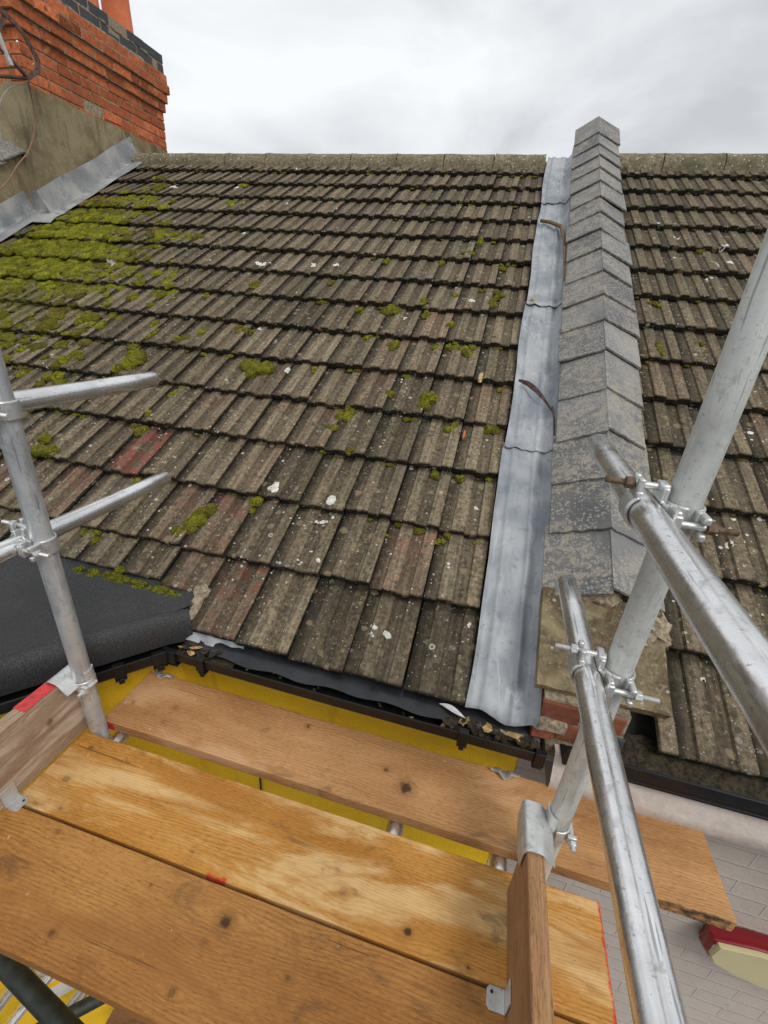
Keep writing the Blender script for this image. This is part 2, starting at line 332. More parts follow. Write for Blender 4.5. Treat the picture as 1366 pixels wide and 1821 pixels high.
MT = dict(tile=m_tile(), ridge=m_ridge(), slate=m_slate(), lead=m_lead('lead_sheet', (.88, .87, .85)), lead_dark=m_lead('dark_lead', (.5, .5, .5)), lead_grey=m_lead('grey_lead', (.98, .92, .84)), brick=m_brick(), render=m_render_brown(), yellow=m_yellow(),
          pale=m_pale_brick(), felt=m_felt(), moss=m_moss(), litter=m_litter(),
          zinc=m_zinc('galvanised_tube'), zinc_mid=m_zinc('aged_galvanised_tube', .6, (.80, .84, .86)), zinc_dull=m_zinc('weathered_galvanised_tube', .9, (.98, 1.0, .95)), forged=m_zinc('galvanised_fitting', .5, (.86, .87, .85)),
          plastic=m_plain('black_plastic', (.008, .008, .009), .42, var=.3, sc=25, spec=.35), mortar=m_plain('mortar', (.27, .22, .15), .95, var=.45, sc=70, bd=.008),
          stone=m_stone(), rust=m_plain('rusty_thread', (.17, .115, .07), .6, .45, .5, 90), pot=m_plain('terracotta', (.50, .135, .048), .8, 0, .14, 9, .002),
          redp=m_plain('red_paint', (.50, .035, .035), .5, 0, .3, 60), hoop=m_plain('worn_band_steel', (.42, .36, .33), .55, .5, .35, 50),
          dkpaint=m_plain('dark_painted_steel', (.030, .034, .026), .5, .2, .35, 30), white=m_plain('white_paint', (.66, .66, .65), .45, 0, .06, 20),
          bark=m_plain('bark', (.16, .10, .05), .9, 0, .5, 60, .004), leafdry=m_plain('dry_leaf', (.42, .27, .11), .8, 0, .4, 80, .003), rustbr=m_plain('rusty_bracket', (.10, .055, .045), .7, .3, .5, 40),
          cable=m_plain('brown_cable', (.24, .13, .08), .6, 0, .2), cableg=m_plain('grey_cable', (.35, .34, .31), .6, 0, .2), redbox=m_plain('red_plastic', (.20, .003, .010), .22, 0, .06, 5, .0003, .6),
          cream=m_plain('cream_plastic', (.56, .50, .28), .4, 0, .04, 6, .0003), lich=m_plain('lichen', (.60, .585, .52), .95, 0, .25, 70, .004), droppings=m_plain('feather', (.75, .74, .72), .8, 0, .1),
          dark=m_plain('dark_underlay', (.012, .011, .010), .9), asphalt=m_plain('asphalt', (.05, .05, .05), .9, 0, .3, 30, .004), paving=m_plain('paving', (.30, .28, .25), .9, 0, .2, 12, .004),
          tan=m_plain('sandstone_chip', (.46, .33, .17), .9, 0, .3, 60, .004), upvc=m_plain('wet_felt_strip', (.016, .017, .020), .30, 0, .4, 14, .004, .6))

# ------------------------------------------------------------------ mesh helper
class MB:
    def __init__(s): s.v = []; s.f = []; s.t = []; s.mi = []
    def add(s, vs, fs, tint=(1, 0, 0, 0), mi=0):
        b = len(s.v); s.v += [tuple(p) for p in vs]; s.f += [tuple(i + b for i in q) for q in fs]; s.mi += [mi] * len(fs)
        s.t += [tint] * len(vs) if not isinstance(tint, list) else tint
    def box(s, c, size, M=None, tint=(1, 0, 0, 0), mi=0, jit=0.):
        x, y, z = (q / 2 for q in size); c = Vector(c)
        vs = []
        for a in (-1, 1):
            for b in (-1, 1):
                for d in (-1, 1):
                    p = Vector((a * x, b * y, d * z)) + Vector([random.uniform(-jit, jit) for _ in range(3)])
                    vs.append(c + (M @ p if M else p))
        s.add(vs, [(0, 1, 3, 2), (4, 6, 7, 5), (0, 4, 5, 1), (2, 3, 7, 6), (0, 2, 6, 4), (1, 5, 7, 3)], tint, mi)
    def b2(s, x0, x1, y0, y1, z0, z1, **k): s.box(((x0 + x1) / 2, (y0 + y1) / 2, (z0 + z1) / 2), (abs(x1 - x0), abs(y1 - y0), abs(z1 - z0)), **k)
    def sweep(s, path, ring, closed=False, cap=True, up=(0, 0, 1), tint=(1, 0, 0, 0), mi=0, scl=None, twist=None):
        """ring: list of (a,b) in the frame (side, upish)"""
        P = [Vector(p) for p in path]; n = len(ring); vs = []
        for i, p in enumerate(P):
            d = (P[min(i + 1, len(P) - 1)] - P[max(i - 1, 0)]).normalized()
            sd = d.cross(Vector(up)); sd = sd.normalized() if sd.length > 1e-4 else Vector((1, 0, 0)); u = sd.cross(d)
            k = scl[i] if scl else 1
            # mitre
            m = 1.
            if 0 < i < len(P) - 1:
                c = (P[i] - P[i - 1]).normalized().dot(d); m = 1 / max(c, .4)
            for a, b in ring: vs.append(p + sd * a * k * m + u * b * k)
        fs = []
        for i in range(len(P) - 1):
            for j in range(n if not closed == 'open' else n - 1):
                k = (j + 1) % n; fs.append((i * n + j, i * n + k, (i + 1) * n + k, (i + 1) * n + j))
        if cap and closed != 'open': fs += [tuple(range(n))[::-1], tuple((len(P) - 1) * n + j for j in range(n))]
        s.add(vs, fs, tint, mi)
    def tube(s, path, r, seg=16, up=(0, 0, 1), **k): s.sweep(path, [(r * math.cos(2 * math.pi * i / seg), r * math.sin(2 * math.pi * i / seg)) for i in range(seg)], up=up, **k)
    def pipe(s, a, b, r, wall=.004, seg=40, n=14, dent=0.):
        """hollow tube with both ends open"""
        a = Vector(a); b = Vector(b); d = (b - a).normalized(); sd = d.cross(Vector((.3, .2, 1)) if abs(d.z) < .9 else Vector((1, 0, 0))).normalized(); u = sd.cross(d)
        rows = [(0, r - wall), (0, r - .0008), (.0012, r)] + [(i / n, r) for i in range(1, n)] + [(1.0012, r), (2, r - .0008), (2, r - wall)]
        L = (b - a).length; vs = []; fs = []
        prof = [(.03, r - wall), (0, r - wall), (0, r - .0008), (.0012, r)] + [(L * i / n, r) for i in range(1, n)] + [(L - .0012, r), (L, r - .0008), (L, r - wall), (L - .03, r - wall)]
        for t, q in prof:
            for j in range(seg):
                an = 2 * math.pi * j / seg; p = a + d * t; w = q + (dent * noise.noise((p + sd * math.cos(an) * .05 + u * math.sin(an) * .05) * 9) if q == r else 0)
                vs.append(p + sd * math.cos(an) * w + u * math.sin(an) * w)
        for i in range(len(prof) - 1):
            for j in range(seg): k = (j + 1) % seg; fs.append((i * seg + j, i * seg + k, (i + 1) * seg + k, (i + 1) * seg + j))
        fs += [tuple(range(seg)), tuple((len(prof) - 1) * seg + j for j in range(seg))[::-1]]
        s.add(vs, fs)
    def arc(s, c, ax, ex, ey, ri, ro, a0, a1, w, seg=20, mi=0):
        """band: sector of a ring round axis ax through c; angle 0 along ex, 90 along ey"""
        c = Vector(c); ax = Vector(ax); ex = Vector(ex); ey = Vector(ey); vs = []; fs = []
        for i in range(seg + 1):
            a = rad(a0 + (a1 - a0) * i / seg); e_ = ex * math.cos(a) + ey * math.sin(a)
            vs += [c + e_ * ri - ax * w / 2, c + e_ * ro - ax * w / 2, c + e_ * ro + ax * w / 2, c + e_ * ri + ax * w / 2]
        for i in range(seg):
            for j in range(4): k = (j + 1) % 4; fs.append((4 * i + j, 4 * i + k, 4 * i + 4 + k, 4 * i + 4 + j))
        fs += [(0, 1, 2, 3), tuple(4 * seg + j for j in (3, 2, 1, 0))]
        s.add(vs, fs, mi=mi)
    def prism(s, pts, h, M=Matrix(), tint=(1, 0, 0, 0), mi=0):
        n = len(pts); vs = [M @ Vector((x, y, 0)) for x, y in pts] + [M @ Vector((x, y, h)) for x, y in pts]
        s.add(vs, [tuple(range(n))[::-1], tuple(range(n, 2 * n))] + [(i, (i + 1) % n, n + (i + 1) % n, n + i) for i in range(n)], tint, mi)
    def grid(s, nu, nv, fn, thick=None, tint=(1, 0, 0, 0), mi=0):
        vs = [Vector(fn(i / nu, j / nv)) for j in range(nv + 1) for i in range(nu + 1)]
        fs = [(j * (nu + 1) + i, j * (nu + 1) + i + 1, (j + 1) * (nu + 1) + i + 1, (j + 1) * (nu + 1) + i) for j in range(nv) for i in range(nu)]
        if thick is not None:
            off = Vector(thick); m = len(vs); vs2 = [p + off for p in vs]
            fs2 = [tuple(q + m for q in f[::-1]) for f in fs]
            ed = [i for i in range(nu + 1)] + [(j * (nu + 1) + nu) for j in range(1, nv + 1)] + [nv * (nu + 1) + i for i in range(nu - 1, -1, -1)] + [j * (nu + 1) for j in range(nv - 1, 0, -1)]
            sd = [(ed[(i + 1) % len(ed)], ed[i], ed[i] + m, ed[(i + 1) % len(ed)] + m) for i in range(len(ed))]
            s.add(vs + vs2, fs + fs2 + sd, tint, mi)
        else: s.add(vs, fs, tint, mi)
    def build(s, name, mats, parent=None, smooth=35, bevel=None, loc=None, recalc=True):
        me = bpy.data.meshes.new(name); me.from_pydata([tuple(p) for p in s.v], [], s.f)
        for m in (mats if isinstance(mats, (list, tuple)) else [mats]): me.materials.append(m)
        me.polygons.foreach_set('material_index', s.mi)
        a = me.color_attributes.new('tint', 'FLOAT_COLOR', 'POINT'); a.data.foreach_set('color', [x for t in s.t for x in t])
        if recalc:
            bm = bmesh.new(); bm.from_mesh(me); bmesh.ops.recalc_face_normals(bm, faces=bm.faces); bm.to_mesh(me); bm.free()
        if smooth:
            me.polygons.foreach_set('use_smooth', [True] * len(me.polygons)); me.set_sharp_from_angle(angle=rad(smooth))
        me.update()
        o = bpy.data.objects.new(name, me); C.objects.link(o)
        if parent: o.parent = parent
        if bevel:
            b = o.modifiers.new('bevel', 'BEVEL'); b.width = bevel; b.segments = 2; b.limit_method = 'ANGLE'; b.angle_limit = rad(40)
        if loc: o.location = loc
        return o

def tag(o, label=None, cat=None, group=None, kind=None):
    if label: o['label'] = label
    if cat: o['category'] = cat
    if group: o['group'] = group
    if kind: o['kind'] = kind
    return o
def thing(name, loc, label, cat, group=None):
    o = bpy.data.objects.new(name, None); C.objects.link(o); o.location = loc; o.empty_display_size = .1
    return tag(o, label, cat, group)
def part(mb, name, mat, parent, **k):
    """part given in world coordinates under an Empty or mesh that sits at a location"""
    o = mb.build(name, mat, None, **k); o.parent = parent
    bpy.context.view_layer.update()
    o.matrix_parent_inverse = parent.matrix_world.inverted(); return o

# ------------------------------------------------------------------ roof frame
T = .5352; CT, ST = math.cos(T), math.sin(T); Y0, Z0 = 1.022, -1.086; SR = 4.60; GA = .31; TW = .2
def rf(X, s, h=0.): return Vector((X, Y0 + s * CT - h * ST, Z0 + s * ST + h * CT))
PROF = [(0.0, -.014), (.0015, 0), (.046, .0), (.051, .0095), (.054, .0105), (.097, .0105), (.100, .0095), (.1045, 0), (.148, 0), (.153, .0095), (.156, .0105), (.1955, .0105), (.1985, .0095), (.1985, -.004)]
def add_tile(mb, X, s, u0=0., u1=1., tint=1., red=0., moss=0., smax=4.53, h0=0.):
    dz = random.gauss(0, .0022); rot = random.gauss(0, .005); dx = random.gauss(0, .0012); ds = random.gauss(0, .005); tilt = random.gauss(0, .005)
    prof = [(u, h) for u, h in PROF if u0 * TW - 1e-6 <= u <= u1 * TW + 1e-6]
    rows = [(.006, -.034), (.0, -.029), (.0, -.005), (.006, 0), (.06, 0), (.15, 0), (.24, 0), (.285, 0), (.303, 0), (.33, 0), (.37, 0)]
    if s + .37 > smax: rows = [(min(q, smax - s), h) for q, h in rows]
    vs = []; tn = []; n = len(prof); dn = random.random() * 50
    for (q, hh) in rows:
        for (u, h) in prof:
            e = noise.noise(Vector((X * 30 + u * 60, s * 30 + q * 25, dn))) * .0012
            hgt = h0 + h + hh - q * (.032 / GA) + dz + (u - .1) * tilt + e
            sx = q + ds + (u - .1) * rot + (e * 2 if q < .01 else 0) + (abs(noise.noise(Vector((X * 40 + u * 130, s * 9, 3)))) * .007 if q < .01 else 0)
            vs.append(rf(X + u + dx - q * rot, s + sx, hgt))
            pan = 1. if h < .004 else 0.
            d = .26 * pan + (.95 if hh < -.004 else 0) + (.75 if q > .30 else .15 if q > .22 else 0) + (.75 if u > .1965 or u < .0018 else 0)  # dirt in pans and joints; shade painted on noses and the laps below them
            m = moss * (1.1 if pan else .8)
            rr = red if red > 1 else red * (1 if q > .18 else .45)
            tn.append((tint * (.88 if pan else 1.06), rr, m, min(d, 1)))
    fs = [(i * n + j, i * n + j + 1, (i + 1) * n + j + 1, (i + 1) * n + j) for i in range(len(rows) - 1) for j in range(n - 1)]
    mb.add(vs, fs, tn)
def moss_d(X, s):
    a = math.exp(-((X + 3.75 + (s - 2.9) * .02) / .55) ** 2 - ((s - 2.75) / .95) ** 2)
    b = .55 * math.exp(-((X + 3.3) / .9) ** 2 - ((s - 2.3) / 1.2) ** 2)
    return min(1, max(a, b) + .10 * noise.noise(Vector((X * 2, s * 2, 0))))

# ================================================================== ground
mb = MB(); mb.grid(40, 40, lambda a, b: (-400 + 800 * a, -400 + 800 * b, -5.2)); o = mb.build('ground', MT['asphalt']); tag(o, 'dark asphalt ground far below the scaffold', 'ground', kind='structure')
mb = MB(); mb.b2(-8, 8, -1.6, 1.06, -5.3, -5.08); o = mb.build('pavement', MT['paving']); tag(o, 'grey paved footway at the foot of the houses', 'pavement', kind='structure')

# ================================================================== yellow house
yh = thing('yellow_house', (-1.5, 1.06, -5.08), 'yellow rendered house with a mossy ribbed tile roof, bay and brick chimney', 'house')
XJ = -.132
# roof of ribbed tiles
mb = MB(); reds = {(-8, 2): 1.5, (-4, 0): .75, (-5, 1): .55, (-9, 1): .6, (-11, 1): .9, (-4, 3): .35, (-6, 1): .35, (1, 1): .3, (-1, 1): .45, (-3, 4): .3, (-20, 11): 1.6, (-2, 6): .35}
for k in range(0, 15):
    s = k * GA
    for j in range(-22, 2):
        X = XJ + j * TW
        if k == 0 and X < -.95:
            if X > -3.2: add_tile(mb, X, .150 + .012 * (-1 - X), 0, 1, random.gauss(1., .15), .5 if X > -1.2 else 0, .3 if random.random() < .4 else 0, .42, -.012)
            continue
        left = -4.2 if s > 3.0 else -4.34
        u0 = max(0, (left - X) / TW); 
        if u0 >= .95: continue
        u1 = 1.
        if X + TW > .14: u1 = (.14 - X) / TW
        if u1 < .1: continue
        rd = reds.get((j, k), random.choice((0, 0, 0, .1, .2)) if random.random() < .3 else 0)
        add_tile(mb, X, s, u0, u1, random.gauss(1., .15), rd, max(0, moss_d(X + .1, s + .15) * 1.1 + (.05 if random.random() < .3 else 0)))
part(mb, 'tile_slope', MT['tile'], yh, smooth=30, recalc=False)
mb = MB(); mb.grid(4, 4, lambda a, b: rf(-5.2 + 5.5 * a, .015 + b * (SR - .02), -.075)); part(mb, 'roof_deck', MT['dark'], yh)
mb = MB(); rz = Z0 + SR * ST; ry = Y0 + SR * CT
mb.grid(4, 2, lambda a, b: (-5.2 + 5.5 * a, ry + b * 3.9, rz - .03 - b * 3.9 * ST / CT)); part(mb, 'rear_slope', MT['tile'], yh)
# ridge tiles
def ridge_piece(parent, x0, x1, r=.106, dz=-.012, jr=.004):
    mb = MB(); seg = 14; nx = 8; rows = []
    yaw = random.gauss(0, .008); pit = random.gauss(0, .007)
    def f(a, b):
        x = x0 + (x1 - x0) * a; an = math.pi * (-.06 + 1.12 * b); rr = r + (.004 if a > .93 or a < .07 else 0) + noise.noise(Vector((x * 14, an * 3, 2))) * jr
        return (x, ry - .004 + math.cos(an) * rr * -1.08 + (a - .5) * yaw * .4, rz - .045 + dz + math.sin(an) * rr + (a - .5) * pit * .4)
    mb.grid(nx, seg, f, thick=(0, 0, -.016)); return part(mb, 'ridge_tile', MT['ridge'], parent, smooth=40)
x = .06
while x > -4.0: ridge_piece(yh, x - .438, x - .004); x -= .445
mb = MB(); mb.b2(-4.1, .07, ry - .11, ry + .11, rz - .09, rz - .022); part(mb, 'ridge_bedding', MT['mortar'], yh)
# walls
mb = MB(); mb.b2(-1.0, .27, 1.06, 1.30, -5.1, -1.17); part(mb, 'wall', MT['yellow'], yh)
BC = Vector((-1.0, 1.06)); BD = Vector((-.7071, -.7071)); BN = Vector((.7071, -.7071))
mb = MB()
def bq(l, off, z): return Vector((BC.x + BD.x * l + BN.x * off, BC.y + BD.y * l + BN.y * off, z))
def bbox(mb, l0, l1, o0, o1, z0, z1): mb.add([bq(l, o_, z) for l in (l0, l1) for o_ in (o0, o1) for z in (z0, z1)], [(0, 1, 3, 2), (4, 6, 7, 5), (0, 4, 5, 1), (2, 3, 7, 6), (0, 2, 6, 4), (1, 5, 7, 3)])
bbox(mb, 0.0, .16, -.2, 0, -5.1, -1.17); bbox(mb, .16, .785, -.2, 0, -2.0, -1.17); bbox(mb, .785, 1.3, -.2, 0, -5.1, -1.17); bbox(mb, .16, .785, -.2, 0, -5.1, -2.98)
part(mb, 'bay_wall', MT['yellow'], yh)
mb = MB(); bbox(mb, .16, .22, -.14, -.02, -2.98, -2.0); bbox(mb, .725, .785, -.14, -.02, -2.98, -2.0); bbox(mb, .22, .725, -.14, -.02, -2.06, -2.0); bbox(mb, .22, .725, -.14, -.02, -2.98, -2.85); bbox(mb, .22, .725, -.10, -.08, -2.85, -2.06)
bbox(mb, .13, .81, -.1, .035, -3.02, -2.982)
part(mb, 'bay_window', MT['white'], yh)
# flat felt roof of the bay
ang = Vector((-.667, -.745)).normalized(); nrm = Vector((-ang.y, ang.x)) * -1   # pointing outwards (+x,-y)
nrm = Vector((.745, -.667)).normalized()
K0 = Vector((-.965, 1.060)); FZ = -1.030
def kq(l, o_, z): return Vector((K0.x + ang.x * l + nrm.x * o_, K0.y + ang.y * l + nrm.y * o_, z))
mb = MB(); mb.add([kq(-.02, 0, FZ), kq(1.9, 0, FZ), (-4.4, -.37, FZ), (-4.4, 1.165, FZ + .004), (-.945, 1.150, FZ + .004)], [(0, 1, 2, 3, 4)])
mb.add([(-4.4, 1.163, FZ), (-.945, 1.148, FZ), (-.945, 1.185, -1.02), (-4.4, 1.2, -1.01)], [(0, 1, 2, 3)])
mb.add([(-.944, 1.02, FZ - .1), (-.944, 1.15, FZ - .1), (-.944, 1.15, FZ + .004), (-.944, 1.02, FZ)], [(0, 1, 2, 3)])
fr = part(mb, 'flat_roof', MT['felt'], yh)
mb = MB()
for (p, q) in (((-3.2, .86), (-1.0, 1.06)),): mb.add([Vector((p[0], p[1], FZ + .0025)), Vector((q[0], q[1], FZ + .0025)), Vector((q[0], q[1] + .08, FZ + .005)), Vector((p[0], p[1] + .26, FZ + .005)), Vector((p[0], p[1], FZ)), Vector((q[0], q[1], FZ))], [(0, 1, 2, 3), (0, 1, 5, 4)])
part(mb, 'felt_lap', MT['felt'], fr)
# kerb roll
mb = MB(); kp = [(-.004, FZ + .002), (.008, FZ + .012), (.024, FZ + .018), (.040, FZ + .017), (.053, FZ + .006), (.060, FZ - .012), (.061, FZ - .04), (.056, FZ - .07), (.052, FZ - .098), (.0, FZ - .10)]
nn = 24; vs = []; fs = []
for i in range(nn + 1):
    l = -.02 + 1.9 * i / nn
    for (o_, z) in kp:
        w = noise.noise(Vector((l * 6, o_ * 20, z * 8))) * .004
        sk = -.045 * (1 if i == 0 else 0)
        vs.append(kq(l, o_ + w * .5, z + w * .5 - (.012 if i == 0 else 0)))
m_ = len(kp)
for i in range(nn):
    for j in range(m_ - 1): fs.append((i * m_ + j, i * m_ + j + 1, (i + 1) * m_ + j + 1, (i + 1) * m_ + j))
fs += [tuple(range(m_)), tuple(nn * m_ + j for j in range(m_))[::-1]]
mb.add(vs, fs); part(mb, 'felt_kerb', MT['felt'], yh, smooth=50)
# gutter: half round, two runs
def gutter_run(path, name, parent, mat, r=.054):
    ring = [(-r, -.034), (-r + .016, -.050), (r - .012, -.050), (r, -.040), (r, .003), (r + .004, .004), (r + .004, -.040), (r - .010, -.054), (-r + .014, -.054), (-r - .004, -.036), (-r - .004, -.004), (-r - .006, .002), (-r - .004, .004), (-r, .002)]
    ring = [(-a, b) for a, b in ring]
    mb = MB(); mb.sweep(path, ring, up=(0, 0, 1)); return part(mb, name, mat, parent, smooth=40)
GZ = -1.135; GC = Vector((-.978, 1.013, GZ)); gd = Vector((ang.x, ang.y, 0))
gp = [GC + gd * 1.6, GC + gd * .8, GC, Vector((-.3, 1.012, GZ - .002)), Vector((.315, 1.013, GZ - .004))]
gut = gutter_run(gp, 'gutter', yh, MT['plastic'])
def gbracket(c, d, w=.03, r=.0585, nm='gutter_bracket', lug=True):
    mb = MB(); d = Vector(d).normalized(); sd = d.cross(Vector((0, 0, 1)))
    F = Matrix((d, sd, (0, 0, 1))).transposed(); c = Vector(c)
    mb.box(c + sd * (r + .0045) + Vector((0, 0, -.018)), (w, .006, .050), F); mb.box(c + Vector((0, 0, -.0580)), (w, 2 * r, .006), F); mb.box(c + sd * (r - .002) + Vector((0, 0, .007)), (w, .020, .006), F)
    if lug: mb.box(c + sd * (r - .004) + Vector((0, 0, -.062)), (w * .5, .012, .020), F)
    return part(mb, nm, MT['plastic'], gut, bevel=.0015)
for X in (-.825, .077): gbracket((X, 1.0125, GZ - .001), (1, 0, 0))
for l in (.055, .175): gbracket(GC + gd * l, -gd, .045 if l < .1 else .035)
gbracket(GC + Vector((.03, 0, 0)), (1, 0, 0), .05, lug=False); gbracket((.30, 1.013, GZ - .004), (1, 0, 0), .03, lug=False)
mb = MB(); mb.prism([(.053 * math.cos(a), .053 * math.sin(a)) for a in [math.pi + math.pi * i / 10 for i in range(11)]], .008, Matrix.Translation((.305, 1.013, GZ)) @ Matrix(((0, 0, 1, 0), (1, 0, 0, 0), (0, 1, 0, 0), (0, 0, 0, 1))))
part(mb, 'gutter_stop_end', MT['plastic'], gut)
# eaves felt tray hanging into the gutter, wavy
mb = MB()
def tray(a, b):
    x = -.90 + 1.2 * a; w = noise.noise(Vector((x * 7, b * 2, 1))) * .007 * b + .0035 * b * math.sin(x * 31)
    y = 1.075 - .085 * b + w * .5; z = -1.112 - .022 * b - .010 * b * b + w
    return (x, y, z)
mb.grid(70, 6, tray, thick=(0, 0, -.002)); part(mb, 'eaves_felt', MT['upvc'], yh, smooth=60)
mb = MB(); mb.b2(-.99, .28, 1.064, 1.085, -1.20, -1.105); part(mb, 'fascia', MT['dark'], yh)
mb = MB()
mb.grid(20, 4, lambda a, b: rf(-.93 + .22 * a, -.022 + .05 * b, -.034 + .004 * math.sin(a * 17 + b * 2) - (.012 * a if b < .3 else 0)), thick=(0, 0, -.002)); part(mb, 'lead_strip', MT['lead'], yh)
# mortar bedding lump at the verge
def lump(mb, c, size, seed, sub=3, amp=.3, sc=2.2, M=None, tint=(1, 0, 0, 0)):
    bm = bmesh.new(); bmesh.ops.create_icosphere(bm, subdivisions=sub, radius=1)
    vs = []
    for v in bm.verts:
        p = v.co.copy(); p *= 1 + amp * noise.noise(p * sc + Vector((seed * 7.1, seed, 0))) + amp * .4 * noise.noise(p * sc * 3 + Vector((seed, 0, 5)))
        q = Vector((p.x * size[0], p.y * size[1], p.z * size[2])); vs.append(Vector(c) + (M @ q if M else q))
    mb.add(vs, [tuple(w.index for w in f.verts) for f in bm.faces], tint); bm.free()
RM = Matrix.Rotation(T, 3, 'X')
mb = MB(); lump(mb, rf(-.943, .09, -.012), (.022, .075, .022), 3, M=RM); lump(mb, rf(-.95, .15, -.01), (.03, .03, .02), 5, M=RM); part(mb, 'verge_mortar', MT['mortar'], yh)

# chimney ------------------------------------------------------------
CX, CY0, CY1 = -4.2, 3.83, 5.50; CXL = -5.15
def brick_ring(mb, x0, x1, y0, y1, z0, nc, odd=0, blue=0., out=0., hb=.073, j=.010):
    for c in range(nc):
        z = z0 + c * (hb + j); st = .1125 if (c + odd) % 2 else 0
        for face in ('x', 'y', 'Y'):
            L0, L1 = (y0, y1) if face == 'x' else (x0, x1)
            p = L0 - st
            while p < L1 - .01:
                a, b = max(p, L0), min(p + .215, L1)
                if b - a > .03:
                    t = random.gauss(.95, .2); jj = random.gauss(0, .003); tn = (t, blue if blue else 0, 0, 0)
                    if face == 'x': mb.box(((x1 - .05 + jj), (a + b) / 2, z + hb / 2), (.10, b - a, hb), tint=tn, jit=.0025)
                    elif face == 'y': mb.box(((a + b) / 2, y0 + .05 - jj, z + hb / 2), (b - a, .10, hb), tint=tn, jit=.0025)
                    else: mb.box(((a + b) / 2, y1 - .05 + jj, z + hb / 2), (b - a, .10, hb), tint=tn, jit=.0025)
                p += .225
mb = MB()
brick_ring(mb, CXL, CX, CY0, CY1, 1.408, 5)
for i, ofs in enumerate((.026, .048, .068)): brick_ring(mb, CXL - ofs, CX + ofs, CY0 - ofs, CY1 + ofs, 1.823 + .083 * i, 1, i)
brick_ring(mb, CXL - .056, CX + .056, CY0 - .056, CY1 + .056, 2.072, 1, 1, 0.)
ch = part(mb, 'chimney', MT['brick'], yh, smooth=0, bevel=.004)
mb = MB(); brick_ring(mb, CXL, CX + .045, CY0 - .03, CY1 + .03, 2.155, 2, 0, 1.)
part(mb, 'blue_brick_cap', MT['brick'], ch, smooth=0, bevel=.004)
mb = MB()
mb.b2(CXL + .06, CX - .006, CY0 + .006, CY1 - .006, 1.38, 1.83)
for i, ofs in enumerate((.026, .048, .068, .056)): mb.b2(CXL - ofs + .005, CX + ofs - .005, CY0 - ofs + .005, CY1 + ofs - .005, 1.821 + .083 * i, 1.903 + .083 * i)
mb.b2(CXL, CX + .042, CY0 - .025, CY1 + .025, 2.15, 2.312); 
for q in range(34): lump(mb, (CX + .040, random.uniform(CY0, CY1), random.choice((2.153, 2.235, 2.15))), (.012, random.uniform(.03, .09), random.uniform(.006, .016)), q, 2, .4)
part(mb, 'mortar_core', MT['mortar'], ch)
mb = MB()
def flaunch(a, b):
    x = CXL + (CX + .02 - CXL) * a; y = CY0 + (CY1 - CY0) * b; return (x, y, 2.315 + .05 * min(1, 4 * min(a, 1 - a, b, 1 - b)) + .006 * noise.noise(Vector((x * 8, y * 8, 0))))
mb.grid(10, 16, flaunch); part(mb, 'mortar_flaunching', MT['mortar'], ch)
for (py, r0) in ((5.29, .138), (4.88, .122), (4.43, .14)):
    mb = MB(); pr = [(-.02, r0 + .012), (.03, r0 + .012), (.05, r0), (.75, r0 - .018), (.77, r0 + .006), (.82, r0 + .006), (.83, r0 - .012), (.6, r0 - .03)]
    sg = 36; vs = [(-4.46 + r * math.cos(2 * math.pi * i / sg), py + r * math.sin(2 * math.pi * i / sg), 2.31 + z) for z, r in pr for i in range(sg)]
    mb.add(vs, [(k * sg + i, k * sg + (i + 1) % sg, (k + 1) * sg + (i + 1) % sg, (k + 1) * sg + i) for k in range(len(pr) - 1) for i in range(sg)]); part(mb, 'chimney_pot', MT['pot'], ch, smooth=40)
# rendered base of the stack, uneven top
mb = MB()
def rside(a, b):
    y = CY0 - .012 + (CY1 + .024 - CY0) * a; top = 1.462 + .018 * noise.noise(Vector((y * 5, 0, 3))) + .01 * noise.noise(Vector((y * 17, 0, 1))); return (CX + .012 + .004 * noise.noise(Vector((y * 4, b * 5, 0))), y, .25 + (top - .25) * b)
mb.grid(60, 8, rside, thick=(-.03, 0, 0))
def rfront(a, b):
    x = CXL + (CX + .010 - CXL) * a; top = 1.47 + .02 * noise.noise(Vector((x * 5, 9, 3))); return (x, CY0 - .012 - .004 * noise.noise(Vector((x * 4, b * 5, 0))), .25 + (top - .25) * b)
mb.grid(40, 8, rfront, thick=(0, .03, 0)); mb.b2(CXL + .02, CX - .02, CY0 + .02, CY1 - .02, .2, 1.38)
part(mb, 'render_base', MT['render'], ch, smooth=60)
# lead flashing round the stack
def leadsheet(fn, nu, nv, nm, parent, amp=.0022):
    mb = MB()
    def f(a, b):
        p = Vector(fn(a, b)); return p + Vector((.3, -.5, .8)) * (noise.noise(p * 7) * amp + noise.noise(p * 22) * amp * .35)
    mb.grid(nu, nv, f, thick=(0, .0005, -.003)); return part(mb, nm, MT['lead_grey'], parent, smooth=70)
def prof_flash(xw, xr, up):      # polyline wall top -> roof edge, b 0..1
    def f(b, s):
        if b < .45: q = b / .45; return (xw + .008 + .006 * q, s, up * (1 - q) + .006)
        q = (b - .45) / .55; return (xw + .014 + (xr - xw - .014) * q, s, .006 + .010 * math.sin(q * 3.1) + .006 * q)
    return f
pf = prof_flash(CX + .014, -4.035, .18)
def side1(a, b):
    s = 3.20 + 1.42 * a; X, s_, h = pf(b, s); up = h + (.006 * math.sin(a * 9) if b < .05 else 0); return rf(X + .008 * math.sin(s * 9) * (b > .9), s, up)
leadsheet(side1, 50, 16, 'lead_flashing', ch)
sw = (CY0 - .012 - Y0) / CT
def front1(a, b):
    x = -4.44 + .40 * a
    if b < .5: q = b / .5; p = rf(x, 0, 0); y = CY0 - .026; zb = Z0 + (y - Y0) * ST / CT; return (x, y, zb + .17 - (.162) * q)
    q = (b - .5) / .5; s_ = (CY0 - .026 - Y0) / CT - .20 * q; return rf(x, s_, .008 + .012 * math.sin(q * 3))
leadsheet(front1, 16, 16, 'lead_flashing', ch)
tag(yh, None)

